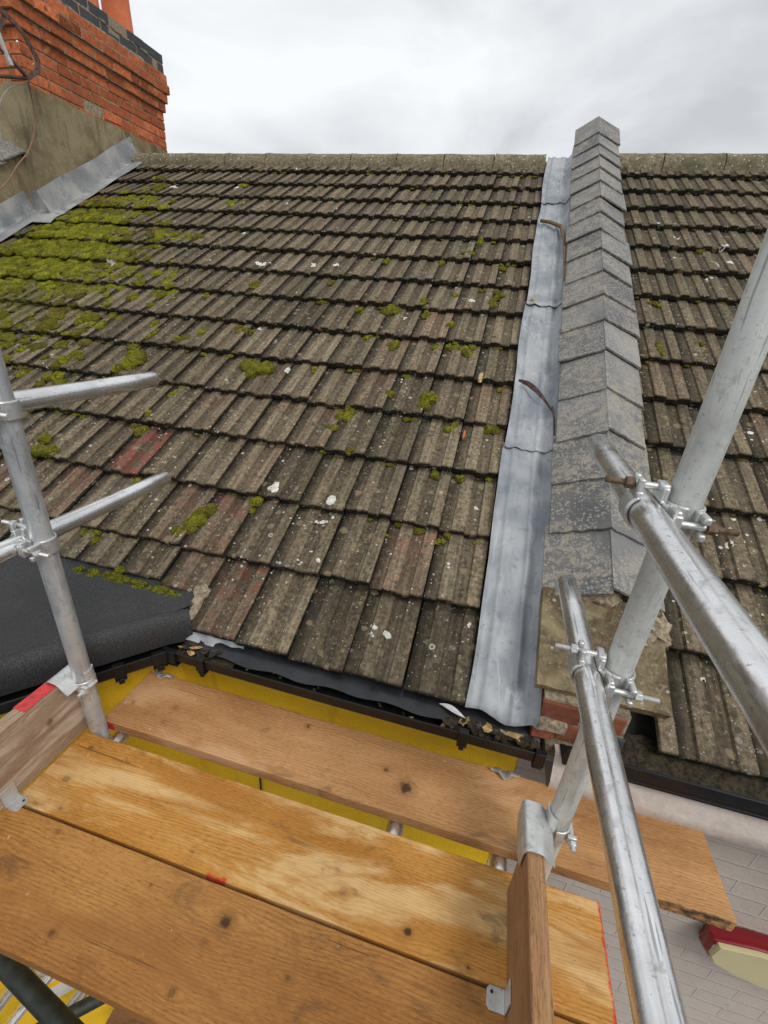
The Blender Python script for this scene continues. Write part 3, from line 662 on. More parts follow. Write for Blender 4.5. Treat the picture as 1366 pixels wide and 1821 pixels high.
# left party wall with slates -------------------------------------------
pw = thing('parapet_wall', (-4.55, 1.5, -.9), 'rendered parapet wall with grey slate capping running up into the brick chimney', 'wall')
PX = -4.40
mb = MB()
hs = .40
mb.add([rf(PX, .2, -.1), rf(PX, 3.45, -.1), rf(PX, 3.45, hs), rf(PX, .2, hs), rf(PX - .33, .2, -.1), rf(PX - .33, 3.45, -.1), rf(PX - .33, 3.45, hs), rf(PX - .33, .2, hs)],
       [(0, 1, 2, 3), (4, 7, 6, 5), (0, 3, 7, 4), (3, 2, 6, 7), (1, 5, 6, 2), (0, 4, 5, 1)]); part(mb, 'rendered_face', MT['render'], pw)
pf2 = prof_flash(PX, -4.235, .16)
leadsheet(lambda a, b: rf(pf2(b, 0)[0], .3 + 2.95 * a, pf2(b, 0)[2]), 60, 14, 'lead_flashing', pw)
def slate_cap(mb, xl, xa, xr, hl, ha, hr, s0, s1, ex, kick=None, seed=0):
    s = s0; n = 0
    while s < s1:
        e_ = ex * random.uniform(.9, 1.1); L = e_ + .055
        for (xo, ho, xi, hi) in ((xl, hl, xa, ha), (xr, hr, xa, ha)):
            t = random.gauss(1, .2); jx = random.gauss(0, .006); js = random.gauss(0, .010); dh = random.uniform(0, .006); yaw = random.gauss(0, .02)
            def f(a, b, xo=xo, ho=ho, xi=xi, hi=hi):
                ss = s + js + L * b + yaw * (a - .5) * .18; x = xo + jx * (1 - a) + (xi - xo) * a; h = ho + (hi - ho) * a + .011 - .014 * b * (L / ex) + dh
                ss += .007 * noise.noise(Vector((x * 40, s * 3, 1))) * (1 if b < .1 else 0)
                k = kick(ss) if kick else 0
                return rf(x, ss, h) + Vector((0, 0, k))
            mb.grid(9, 4, f, thick=(0, .004, -.009), tint=(t, 0, 0, 0))
        s += e_; n += 1
mb = MB(); slate_cap(mb, PX + .03, PX - .16, PX - .36, hs - .01, hs + .07, hs - .01, .15, 3.30, .25); part(mb, 'slate_capping', MT['slate'], pw, smooth=30)

# ================================================================== parapet between the houses
pp = thing('parapet_wall', (.43, 1.0, -1.1), 'low parapet wall capped with lichen spotted grey slates, climbing between the two tiled roofs', 'wall')
def kick(s): return max(0, s - 4.50) * .12
mb = MB(); slate_cap(mb, .262, .440, .622, .088, .182, .092, .37, 4.72, .252, kick); part(mb, 'slate_capping', MT['slate'], pp, smooth=30)
mb = MB()
mb.add([rf(.285, .22, -.1), rf(.285, 5.0, -.1), rf(.285, 5.0, .085), rf(.285, .22, .058), rf(.60, .22, -.1), rf(.60, 5.0, -.1), rf(.60, 5.0, .085), rf(.60, .22, .058), rf(.44, .22, .06), rf(.44, 5.0, .165)],
       [(0, 1, 2, 3), (4, 7, 6, 5), (3, 2, 9, 8), (8, 9, 6, 7), (0, 3, 8, 7, 4), (1, 5, 6, 9, 2)]); part(mb, 'wall_core', MT['mortar'], pp)
# stone kneeler slab and what carries it
mb = MB()
def slab(a, b):
    X = .252 + .353 * a; s = .075 + .315 * b + .004 * noise.noise(Vector((a * 9, b * 9, 0))) ; return rf(X + .003 * noise.noise(Vector((b * 14, a * 3, 4))), s, .118 + .005 * noise.noise(Vector((a * 7, b * 7, 2))))
nz = RM @ Vector((0, 0, -.042)); mb.grid(14, 14, slab, thick=nz); part(mb, 'kneeler_stone', MT['stone'], pp, smooth=40)
mb = MB()
for (x0, x1, z) in ((.275, .385, -.985), (.395, .50, -.985), (.27, .33, -1.06), (.34, .455, -1.06), (.465, .515, -1.06)): mb.b2(x0, x1, 1.0 + random.uniform(0, .012), 1.2, z - .065, z, tint=(random.gauss(.62, .1), .25 if x1 < .5 or z > -1 else 1, 0, 0), jit=.003)
part(mb, 'brick_corbel', MT['brick'], pp, smooth=0, bevel=.004)
mb = MB(); mb.b2(.28, .51, 1.015, 1.2, -1.20, -.975); part(mb, 'corbel_mortar', MT['mortar'], pp)
mb = MB(); mb.b2(.275, .36, .990, 1.16, -1.085, -1.045, jit=.003); part(mb, 'concrete_block', MT['mortar'], pp, bevel=.008)
mb = MB(); lump(mb, rf(.375, .405, .118), (.055, .045, .022), 2, amp=.45, M=RM); lump(mb, rf(.43, .40, .125), (.05, .04, .025), 8, amp=.5, M=RM); part(mb, 'mortar_patch', MT['mortar'], pp)
mb = MB(); lump(mb, rf(.585, .33, .105), (.042, .055, .03), 12, amp=.5, M=RM); lump(mb, rf(.555, .38, .115), (.04, .03, .025), 18, amp=.5, M=RM); part(mb, 'mortar_patch', MT['mortar'], pp)
# lead sheets in the gutter valley beside the parapet
laps = [(-.012, 1.113), (1.08, 2.268), (2.235, 3.70), (3.67, 4.66)]
for i, (s0, s1) in enumerate(laps):
    mb = MB()
    def f(a, b):
        s = s0 + (s1 - s0) * b; W_ = .205
        if a < .68: q = a / .68; X = .068 + .165 * q; h = .012 + .008 * math.exp(-((q - .33) / .10) ** 2) + .010 * math.exp(-((q - .0) / .06) ** 2) + .006 * math.exp(-((q - .86) / .07) ** 2) + .0035 * math.exp(-((q - .27 - .02 * math.sin(s * 3)) / .035) ** 2) + .005 * math.exp(-((q - .80 - .03 * math.sin(s * 2 + 1)) / .04) ** 2) + .004 * math.sin(s * 20.3) * (1 - q)
        else: q = (a - .68) / .32; X = .233 + .038 * min(1, q * 1.7) - .0 ; h = .012 + .075 * max(0, q - .15) / .85 + .004 * q
        X += .006 * math.sin(s * 5 + i) * (1 - a) + .004 * noise.noise(Vector((s * 4, i, 0)))
        dg = math.sin((a * 1.7 + s * 3.3) * 6.3); h += .0045 * max(0, dg) ** 3 * (1 if .35 < a < .9 else .3)
        h += .006 * noise.noise(Vector((X * 14, s * 5, i * 3))) + .0035 * noise.noise(Vector((X * 40, s * 14, i))) + (.007 if b < .02 and s0 > 0 else 0) + (.004 * (1 - b) if s0 > 0 else 0)
        ds = .012 * noise.noise(Vector((a * 3, i * 5, 0))) if b < .01 else 0
        if s0 < 0 and b < .02: ds += -.014 * math.exp(-((a - .6) / .25) ** 2)
        p = rf(X, s + ds, h)
        if s0 < 0 and b < .06: p.z -= .004 * (1 - b / .06)
        return p
    mb.grid(48, 60, f, thick=(0, .001, -.003)); part(mb, 'lead_sheet', MT['lead'], pp, smooth=80)
mb = MB(); mb.grid(8, 6, lambda a, b: (.255 + .065 * a, 1.0 + .02 * b - .012 * math.sin(a * 3), -1.078 + .055 * b * (.4 + .6 * a) + .004 * noise.noise(Vector((a * 4, b * 4, 0)))), thick=(0, .002, 0))
part(mb, 'lead_sheet', MT['lead_dark'], pp)

# ================================================================== pale house
ph = thing('pale_house', (1.6, 1.06, -5.08), 'neighbouring house with pinkish grey painted brick wall and ribbed tile roof', 'house')
mb = MB()
for k in range(0, 15):
    for j in range(3, 16):
        X = XJ + j * TW; s = k * GA; u0 = max(0, (.575 - X) / TW)
        if u0 > .9: continue
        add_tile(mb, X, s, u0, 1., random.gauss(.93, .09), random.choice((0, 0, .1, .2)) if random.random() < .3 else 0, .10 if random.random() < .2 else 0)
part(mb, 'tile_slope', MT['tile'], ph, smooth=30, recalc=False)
mb = MB(); mb.grid(4, 4, lambda a, b: rf(.55 + 2.6 * a, .015 + b * (SR - .02), -.075)); part(mb, 'roof_deck', MT['dark'], ph)
mb = MB(); mb.grid(4, 2, lambda a, b: (.45 + 2.7 * a, ry + b * 3.9, rz - .03 - b * 3.9 * ST / CT)); part(mb, 'rear_slope', MT['tile'], ph)
x = .56
for xa, xb in ((.56, .985), (.99, 1.435), (1.44, 1.885), (1.89, 2.335), (2.34, 2.785), (2.79, 3.1)): ridge_piece(ph, xa, xb - .004, .110, -.006)
mb = MB(); mb.b2(.58, 3.1, ry - .11, ry + .11, rz - .09, rz - .022); part(mb, 'ridge_bedding', MT['mortar'], ph)
mb = MB(); mb.b2(.272, 3.1, 1.06, 1.3, -5.1, -1.20); part(mb, 'wall', MT['pale'], ph)
g_ = m_plain('painted_band', (.50, .445, .395), .7, 0, .10, 30, .006)
mb = MB(); n_ = 60
bp = [(1.058, -1.145), (.987, -1.148), (.982, -1.156), (.952, -1.222), (.949, -1.230), (.950, -1.268), (.956, -1.274), (1.058, -1.276)]
mb.grid(60, len(bp) - 1, lambda a, b: (.345 + 2.75 * a, bp[round(b * (len(bp) - 1))][0] + .003 * noise.noise(Vector((a * 60, b * 4, 0))), bp[round(b * (len(bp) - 1))][1])); part(mb, 'eaves_band', g_, ph, smooth=50)
mb = MB(); mb.b2(.36, 3.1, .945, .953, -1.116, -1.081); mb.b2(.36, 3.1, .953, 1.10, -1.150, -1.140); mb.b2(.36, 3.1, .9535, .965, -1.1405, -1.105)
pg = part(mb, 'gutter', MT['plastic'], ph, bevel=.002)
mb = MB()
mb.grid(120, 8, lambda a, b: (.46 + 2.6 * a, .959 + .13 * b, -1.128 + .022 * b + .012 * noise.noise(Vector((a * 90, b * 7, 0))) + .008 * noise.noise(Vector((a * 250, b * 22, 0))))); o = part(mb, 'gutter_silt', MT['litter'], ph, smooth=60)

# ================================================================== moss, lichen
MOSS = [(-2.515,2.93,.062),(-1.709,2.271,.052),(-2.35,2.094,.053),(-2.49,2.032,.049),(-2.008,2.124,.035),(-2.464,1.787,.034),(-2.173,1.771,.037),(-1.59,1.777,.039),(-1.496,1.779,.023),(-1.915,1.621,.039),(-2.181,1.522,.039),(-2.678,1.73,.068),(-2.881,1.701,.055),(-2.87,1.611,.059),(-2.516,1.695,.037),(-2.875,1.354,.04),(-2.897,1.254,.043),(-2.483,1.383,.051),(-2.493,1.282,.061),(-2.479,1.134,.066),(-2.08,1.372,.083),(-2.072,1.31,.067),(-1.307,1.433,.071),(-1.683,1.171,.031),(-2.105,1.645,.032),(-1.196,2.401,.03),(-.895,2.72,.031),(-.103,2.745,.038),(-.345,2.883,.031),(-.305,3.098,.051),(-.527,2.752,.035),(-.342,2.348,.028),(-.711,2.143,.059),(-.921,2.108,.036),(-.538,2.237,.036),(-.5,2.123,.035),(-.11,2.301,.047),(-.209,2.439,.024),(-.116,2.444,.028),(-.342,2.014,.03),(-.761,1.849,.037),(-.606,1.796,.036),(-.396,1.807,.032),(-.294,1.813,.043),(-.206,1.806,.042),(-1.005,1.494,.028),(-.703,1.198,.045),(-.331,1.379,.052),(-.335,1.303,.032),(-.538,1.36,.029),(.007,1.513,.019),(-.606,.93,.024),(-.738,1.091,.028),(-.166,1.218,.034),(.002,1.216,.042),(-.196,.891,.028),(-.087,.907,.028),(-.093,.601,.023),(-.123,.56,.018),(.029,.604,.02),(-.326,.55,.013),(-2.119,.666,.058),(-1.53,.582,.027),(-1.526,.284,.033),(-1.598,.289,.025),(-1.317,.166,.023),(-1.723,.889,.039),(-1.732,1.001,.027),(-1.115,.493,.044),(-1.136,.447,.044),(-1.152,.392,.04),(-1.159,.348,.027),(-.921,.589,.036),(1.108,3.088,.033),(.774,2.408,.03),(.771,1.99,.027),(.776,1.922,.023),(.98,2.053,.02),(-1.255,.118,.025),(-1.204,.118,.022),(-1.16,.116,.025),(-1.09,.115,.022),(-1.365,.125,.02)]
ICO = {}
for sb in (2, 3):
    bm = bmesh.new(); bmesh.ops.create_icosphere(bm, subdivisions=sb, radius=1); ICO[sb] = ([v.co.copy() for v in bm.verts], [tuple(w.index for w in f.verts) for f in bm.faces]); bm.free()
def cushion(mb, X, s, r, hgt, brown=0., t=1., sub=2, sx=1., sy=1., h0=0.):
    vs0, fs0 = ICO[sub]; sd_ = random.random() * 90; vs = []; tn = []
    for p in vs0:
        k = 1 + .38 * noise.noise(p * 1.7 + Vector((sd_, 0, 0))) + .18 * noise.noise(p * 4.5 + Vector((0, sd_, 0)))
        vs.append(rf(X + p.x * r * sx * k, s + p.y * r * sy * k, h0 + max(p.z, -.35) * hgt * k))
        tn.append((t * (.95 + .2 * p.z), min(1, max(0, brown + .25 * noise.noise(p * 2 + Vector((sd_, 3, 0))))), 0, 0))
    mb.add(vs, fs0, tn)
mats_big = []
mb = MB(); rnd = random.Random(3)
for _ in range(5600):
    X = rnd.uniform(-4.2, -1.7); s = rnd.uniform(.9, 4.5); d = moss_d(X, s)
    clus = noise.noise(Vector((X * 3.2, s * 3.2, 11))) * .75 + noise.noise(Vector((X * 9, s * 9, 4))) * .35
    if rnd.random() > max(0, (d - .22) * 2.0 + clus * 1.0): continue
    if X < -4.03 and s > 3.0: continue
    r = rnd.uniform(.014, .046) * (.75 + .4 * d); hh = (s % GA) / GA * -.032 + .007
    br = .05 + 1.3 * max(0, noise.noise(Vector((X * 2.2, s * 2.2, 7)))) + (.25 if s < 2.0 else 0)
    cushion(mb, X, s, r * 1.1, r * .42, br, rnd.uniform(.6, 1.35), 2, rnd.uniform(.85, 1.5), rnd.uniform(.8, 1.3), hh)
for _ in range(420):                       # crumbs along the tile noses
    k = rnd.randint(1, 14); X = rnd.uniform(-3.6, .03); s = k * GA + rnd.uniform(-.022, .004)
    if rnd.random() > .25 + .5 * max(0, noise.noise(Vector((X * 2.3, s * 2.3, 20)))) + (.5 if X < -1.6 and s < 2.5 else 0): continue
    cushion(mb, X, s, rnd.uniform(.006, .018), rnd.uniform(.004, .012), rnd.uniform(0, .8), rnd.uniform(.6, 1.), 2, 1.6, 1, -.022)
for _ in range(60):
    k = rnd.randint(1, 14); X = rnd.uniform(.62, 1.9); cushion(mb, X, k * GA - .01, rnd.uniform(.005, .012), .007, .5, .7, 2, 1.5, 1, -.02)
for _ in range(30): cushion(mb, rnd.uniform(-1.5, -.97), .30 - .17 - rnd.uniform(0, .03), rnd.uniform(.008, .02), .012, .2, .8, 2, 1.5, 1, -.02 + .02)
o = mb.build('moss', MT['moss'], smooth=70, recalc=False); tag(o, 'green and brown moss growing across the upper left tiles', 'moss', kind='stuff')
def place_words(X, s, i):
    return ''
for i, (X, s, r) in enumerate(MOSS):
    if s < .2 and X < -1.0: pass
    mb = MB(); near = (s / GA) - math.floor(s / GA); long = random.random() < .35
    for q in range(4 if r > .03 else 3):
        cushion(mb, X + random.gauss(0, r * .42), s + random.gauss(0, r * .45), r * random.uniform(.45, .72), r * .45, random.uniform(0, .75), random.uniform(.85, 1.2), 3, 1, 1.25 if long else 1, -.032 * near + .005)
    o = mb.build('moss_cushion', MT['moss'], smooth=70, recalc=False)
    mats_big.append((o, X, s, r))
LICH = [(-.867,.679,.032),(-.616,.653,.033),(-.287,.171,.018),(-.222,.16,.021),(-.273,.142,.012),(.042,.254,.013),(-.622,.55,.014),(-.67,.519,.011),(-.554,.364,.017),(-.623,.349,.013),(-.598,.406,.011),(-.562,.591,.016),(-.603,.565,.021),(-.073,.466,.013),(-.497,1.503,.015),(-1.144,1.465,.028),(-.285,.034,.009),(-1.313,.522,.02),(-.244,2.277,.031),(-1.784,2.557,.048),(-2.996,2.508,.06),(-1.309,.507,.017),(-1.471,1.824,.021),(1.248,3.117,.029),(1.252,2.932,.035),(1.183,2.889,.028),(.926,.775,.025),(.976,.806,.01),(1.102,1.407,.022),(.955,.904,.011),(-.616,2.07,.017),(-.911,1.793,.02),(-1.411,2.598,.032),(-1.179,4.017,.029),(-1.229,2.619,.027),(-2.184,3.059,.027),(-2.222,4.383,.032),(-3.319,3.919,.038),(-2.673,3.948,.037),(-2.047,3.609,.034),(1.117,2.744,.02),(.983,3.251,.023),(.878,3.458,.02),(.766,.251,.009)]
def htile(X, s):
    u = ((X - XJ) % TW); n = [h for (a, h) in PROF if a <= u + 1e-9][-1]; k = s / GA; return max(n, 0) - .032 * (k - math.floor(k))
mb = MB()
for (X, s, r) in LICH:
    for q in range(random.choice((2, 3, 4))):
        x_, s_ = X + random.gauss(0, r * .4), s + random.gauss(0, r * .4); rr = r * random.uniform(.3, .6); n = 14; sd_ = random.random() * 50
        def rim(i, k, zz): a = 2 * math.pi * i / n; w = rr * k * (1 + .35 * noise.noise(Vector((math.cos(a) * 1.5, math.sin(a) * 1.5, sd_)))); xx = x_ + w * math.cos(a); ss = s_ + w * math.sin(a); return rf(xx, ss, htile(xx, ss) + zz)
        vs = [rim(i, 1, .0004) for i in range(n)] + [rim(i, .8, .0022) for i in range(n)] + [rf(x_, s_, htile(x_, s_) + .0024)]
        mb.add(vs, [(i, (i + 1) % n, n + (i + 1) % n, n + i) for i in range(n)] + [(n + i, n + (i + 1) % n, 2 * n) for i in range(n)])
o = mb.build('lichen', MT['lich'], smooth=60); tag(o, 'white crusty lichen patches scattered over the roof tiles', 'lichen', kind='stuff')
# label the moss cushions
for (o, X, s, r) in mats_big:
    if X > .5: lb, gp_ = 'small moss cushion on the right hand tiled roof beyond the slate parapet', 'moss cushions on the right hand roof'
    elif s < .2 and X < -1: lb, gp_ = 'little moss cushion along the tile edge above the black felt roof', 'moss cushions above the felt roof'
    elif X > -.25: lb, gp_ = 'green moss cushion on the tiles close to the lead flashing strip', 'moss cushions beside the lead flashing'
    elif X > -1.25: lb, gp_ = 'isolated green moss cushion at a tile edge in the middle of the left roof', 'moss cushions mid roof'
    else: lb, gp_ = 'olive moss cushion on the tiles at the left side of the roof', 'moss cushions on the left side of the roof'
    tag(o, lb, 'moss', gp_)

# ================================================================== scaffold boards
BZ = -1.257; BT = .038
def board(name, x0, x1, y0, y1, ztop, mat, label, group='scaffold boards', bands=(), rot=0.):
    """local X along the board"""
    o = thing(name, ((x0 + x1) / 2, (y0 + y1) / 2, ztop), label, 'board', group); o.rotation_euler.z = rot
    L, Wd = x1 - x0, y1 - y0; mb = MB(); nx = 60; ny = 6
    def f(a, b): x = -L / 2 + L * a; y = -Wd / 2 + Wd * b; return (x + (.0012 * noise.noise(Vector((y * 60, x0, 1))) if a in (0, 1) else 0), y + (.0015 * noise.noise(Vector((x * 5, y0, b))) if b in (0, 1) else 0), .0012 * noise.noise(Vector((x * 2, y * 6, x0))))
    mb.grid(nx, ny, f, thick=(0, 0, -BT)); mb.build('plank', mat, o, smooth=40, bevel=.0022)
    for (sx, mt) in bands:
        mb = MB(); e_ = L / 2 * sx; c = e_ - sx * .022; t = .0014
        mb.b2(e_, e_ + sx * t, -Wd / 2 - t, Wd / 2 + t, -BT + .003, -.004); mb.b2(c - .022, c + .022, Wd / 2, Wd / 2 + t, -BT + .003, -.004); mb.b2(c - .022, c + .022, -Wd / 2 - t, -Wd / 2, -BT + .003, -.004)
        mb.build('end_band', mt, o, bevel=.0004)
    return o
w1 = m_wood('board_wood_wall', (.36, .172, .062), (.55, .298, .124), (.18, .078, .022), 1, [(.08, -.03, .019, 1.1, 1), (.012, .005, .009, 1, .7), (-.269, .071, .009, 1, .7), (-.717, -.001, .013, 1.1, .35), (-.861, -.026, .007, 1, .4), (.692, -.016, .013, 1, .25)], (.58, .34, .17), -.06, black=[(.70, .89, -.2, -.1085)])
w2 = m_wood('board_wood_middle', (.41, .170, .025), (.57, .277, .061), (.17, .065, .012), 2, [(-.688, .072, .008, 1.4, .6), (-.675, -.024, .010, 1.4, .5), (.154, -.046, .011, 1.2, .25), (.127, -.010, .009, 1.2, .25), (.318, -.076, .009, 1.2, 1), (.455, -.097, .006, 1., .7), (-.62, -.091, .006, 1.5, .4)], (.70, .465, .205), .035, (1.9, 8.5), red=[(-.17, -.12, -.2, -.1055), (.58, .74, .1085, .2), (.7465, .80, -.2, .2)], wet=(.38, .16, .035))
w3 = m_wood('board_wood_front', (.31, .128, .028), (.46, .220, .060), (.13, .050, .012), 3, [(-.076, .056, .015, 1.1, 1), (-.10, .012, .012, 1.0, .18), (.096, .012, .008, 1.1, .55), (.179, .092, .008, 1., .4), (-.113, -.072, .009, 1., .5), (-.415, -.065, .009, 1., .6), (-.577, .093, .007, 1.2, .4), (-.278, .065, .005, 1., .5)], None, freq=720, wet=(.28, .115, .03))
w4 = m_wood('board_wood_lower', (.20, .10, .05), (.30, .15, .08), (.12, .06, .03), 4)
board('scaffold_board', -1.045, .762, .742, .960, BZ, w1, 'pale scaffold board nearest the yellow wall, with a big dark knot and black painted end', bands=((-1, MT['redp']),))
board('scaffold_board', -1.058, .446, .471, .692, BZ, w2, 'middle scaffold board with pale worn patches, red paint along its right end')
board('scaffold_board', -1.058, .446, .239, .4635, BZ, w3, 'orange brown scaffold board nearest the camera, with a grain swirl round one dark knot')
wl = m_wood('toe_board_weathered', (.30, .205, .135), (.44, .33, .235), (.15, .09, .055), 5, [(.62, .035, .014, .8, .6)], (.56, .46, .36), .0, (3, 12), 700, 1.6)
wr = m_wood('toe_board_brown', (.27, .135, .055), (.42, .24, .115), (.09, .04, .016), 6, [], None, 0, freq=600, fuzz=1.7)
def toeboard(xin, xout, y0, y1, z0, z1, mat, label, band, sx):
    """board on edge; local X along world Y, local Y vertical"""
    o = thing('toe_board', ((xin + xout) / 2, (y0 + y1) / 2, z0), label, 'toe board', 'toe boards')
    mb = MB(); L, H, Tk = y1 - y0, z1 - z0, abs(xout - xin)
    mb.grid(40, 6, lambda a, b: (-L / 2 + L * a, -H / 2 + H * b, Tk / 2 + .001 * noise.noise(Vector((a * 9, b * 3, 1)))), thick=(0, 0, -Tk))
    p = mb.build('plank', mat, o, smooth=40, bevel=.003)
    p.matrix_local = Matrix(((0, 0, 1, 0), (1, 0, 0, 0), (0, 1, 0, H / 2), (0, 0, 0, 1)))
    if band:
        mb = MB(); t = .0014; y = L / 2; mb.b2(-Tk / 2 - t, Tk / 2 + t, y, y + t, .004, H - .004); mb.b2(-Tk / 2 - t, Tk / 2 + t, y - .17, y, H, H + t); mb.b2(Tk / 2, Tk / 2 + t, y - .02, y, .004, H)
        mb.build('end_band', MT['redp'], o)
    return o
tl = toeboard(-1.0605, -1.0985, -.75, .735, -1.256, -1.033, wl, 'grey weathered toe board with red band on its end, at the left edge', True, -1)
tr = toeboard(.2285, .2655, -.75, .652, -1.256, -1.034, wr, 'brown toe board standing on edge across the right end of the boards', False, 1)
board('scaffold_board', -1.34, .9, .50, .72, -3.3, w4, 'dark brown board on the lower lift, seen beneath the platform')

# ================================================================== tubes
RT = .02415
def tube(a, b, label, mat='zinc', group='scaffold tubes', name='scaffold_tube', dent=.0):
    a, b = Vector(a), Vector(b); mb = MB(); d = (b - a); L = d.length
    mb.pipe((0, 0, 0), (0, 0, L), RT, seg=40, n=max(6, int(L * 8)), dent=.0007)
    o = mb.build(name, MT[mat], smooth=40); o.location = a; o.rotation_mode = 'QUATERNION'; o.rotation_quaternion = d.to_track_quat('Z', 'Y')
    return tag(o, label, 'tube', group)
PL = Vector((-1.035, .717, 0)); PR = Vector((.3045, .717, 0))
tube((PL.x, PL.y, -5.08), (PL.x, PL.y, .9), 'upright galvanised scaffold pole at the left corner of the platform', 'zinc_mid')
tube((PR.x + .002, PR.y + .002, -5.08), (PR.x, PR.y, 1.1), 'upright dull galvanised scaffold pole at the right, passing in front of the slate parapet', 'zinc_dull')
XL, XR = PL.x - .0505, PR.x - .0525
ZU, ZL = -.259, -.597
tube((XL, -.9, ZU + .004), (XL, 1.227, ZU - .003), 'upper left guard rail tube pointing over the mossy roof')
tube((XL, -.9, ZL + .003), (XL, 1.217, ZL - .002), 'lower left guard rail tube pointing over the roof above the felt flat roof')
tube((XR, -.9, ZU), (XR, 1.122, ZU), 'upper right guard rail tube, its end over the slate capping')
tube((XR, -.9, ZL), (XR, 1.025, ZL), 'lower right guard rail tube, its end over the stone below the slates')
TZ = BZ - BT - RT - .001
def transom(x, y1, label, plate):
    o = tube((x, -.7, TZ), (x, y1, TZ), label)
    if plate:
        mb = MB()
        def f(a, b):
            u = (a - .5); y = .955 + .022 * b + .004 * math.cos(u * 12); x_ = x + u * .088; z = BZ - .004 + .012 * math.exp(-(u / .18) ** 2) + .007 * math.cos(u * 14)
            y2 = .963 - .030 * b * (.5 + .7 * math.exp(-(u / .22) ** 2)); return (x_, y2, BZ + .006 + .010 * math.sin(b * 2) - .004 * math.cos(u * 16))
        mb.grid(22, 6, f, thick=(0, .0, -.004)); part(mb, 'end_plate', MT['forged'], o, smooth=60)
    return o
transom(-.985, .955, 'galvanised transom tube under the boards beside the left pole, with a wavy end plate', True)
transom(-.069, .95, 'galvanised transom tube crossing the gap between the boards in the middle', False)
transom(.218, .955, 'galvanised transom tube under the boards beside the right toe board, with a wavy end plate', True)
# lower lift, seen through the gap at the bottom left
tube((-1.55, .10, -2.812), (-1.425, .95, -2.79), 'lower galvanised tube running to the bay wall, crossed by the dark ledger')
tube((-1.37, .10, -2.82), (-1.30, .95, -2.92), 'second lower galvanised tube, right of the dark ledger beneath the platform')
tube((-1.495, .10, -2.58), (-1.475, .62, -2.60), 'lower galvanised tube at the bottom left corner, left of the dark ledger')
tube((-1.45, .377, -1.6965), (-.20, .146, -1.66), 'dark painted ledger tube crossing beneath the platform at the bottom left', 'dkpaint')
tube((-1.36, .258, -2.556), (-.93, .625, -2.53), 'dark painted short tube rising to the right beneath the platform', 'dkpaint')

# ================================================================== couplers
def coupler(zc, xr, xp, yp, label):
    o = thing('scaffold_coupler', (xr, yp, zc), label, 'coupler', 'right angle couplers')
    ri, ro = RT + .0006, RT + .0066; d = xp - xr
    X_, Y_, Z_ = (1, 0, 0), (0, 1, 0), (0, 0, 1)
    def P(mb, nm, mt='forged', bev=.0022): return mb.build(nm, MT[mt], o, smooth=40, bevel=bev)
    mb = MB()                                   # fixed body: two saddles at right angles, with ears
    mb.arc((0, 0, 0), Y_, X_, Z_, ri, ro, -100, 62, .046, 16)
    mb.arc((d, 0, 0), Z_, X_, Y_, ri, ro, 118, 270, .046, 16)
    mb.box((d / 2, 0, 0), (d - 2 * ri + .003, .040, .040))
    mb.box((.0180, 0, .032), (.010, .040, .026)); mb.box((.0175, 0, .043), (.014, .028, .010))
    mb.box((d - .0180, -.032, 0), (.010, .026, .040)); mb.box((d - .0175, -.043, 0), (.014, .010, .028))
    P(mb, 'body', bev=.004)
    mb = MB(); mb.arc((0, 0, 0), Y_, X_, Z_, ri, ro, 122, 262, .042, 14); mb.box((-.0175, .0125, .036), (.010, .012, .034)); mb.box((-.0175, -.0125, .036), (.010, .012, .034)); mb.box((-.016, 0, .026), (.012, .040, .014)); P(mb, 'flap', bev=.003)
    mb = MB(); mb.arc((d, 0, 0), Z_, X_, Y_, ri, ro, -62, 92, .042, 14); mb.box((d + .0185, -.036, .0135), (.010, .034, .012)); mb.box((d + .0185, -.036, -.0135), (.010, .034, .012)); mb.box((d + .016, -.026, 0), (.012, .014, .040)); P(mb, 'flap', bev=.003)
    hexp = [(.0100 * math.cos(i * math.pi / 3), .0100 * math.sin(i * math.pi / 3)) for i in range(6)]
    XM = Matrix(((0, 0, 1, 0), (1, 0, 0, 0), (0, 1, 0, 0), (0, 0, 0, 1)))
    for (c0, sg) in (((0, 0, .040), -1), ((d, -.040, 0), 1)):
        c0 = Vector(c0)
        mb = MB(); mb.tube([c0 + Vector((-sg * .026, 0, 0)), c0 + Vector((sg * .022, 0, 0))], .0054, 14); P(mb, 'bolt', bev=None)
        mb = MB(); pth = [c0 + Vector((sg * (.022 + .0013 * i), 0, 0)) for i in range(34)]
        mb.tube(pth, .0054, 14, scl=[1 if i % 2 else .84 for i in range(34)]); P(mb, 'bolt_thread', 'rust' if xr > 0 and zc > -.5 else 'forged', None)
        mb = MB(); mb.prism(hexp, .0125, Matrix.Translation(c0 + Vector((sg * .024 - (.0125 if sg < 0 else 0), 0, 0))) @ XM); P(mb, 'nut', 'rust' if zc > -.5 and xr > 0 else 'forged', .001)
    return o
coupler(ZU, XR, PR.x, PR.y, 'upper right coupler with rusty bolts, joining rail and pole over the slates')
coupler(ZL, XR, PR.x, PR.y, 'lower right coupler joining rail and pole above the stone block')
coupler(ZU, XL, PL.x, PL.y, 'upper left coupler cut by the edge of the picture')
coupler(ZL, XL, PL.x, PL.y, 'lower left coupler joining rail and pole above the black felt roof')
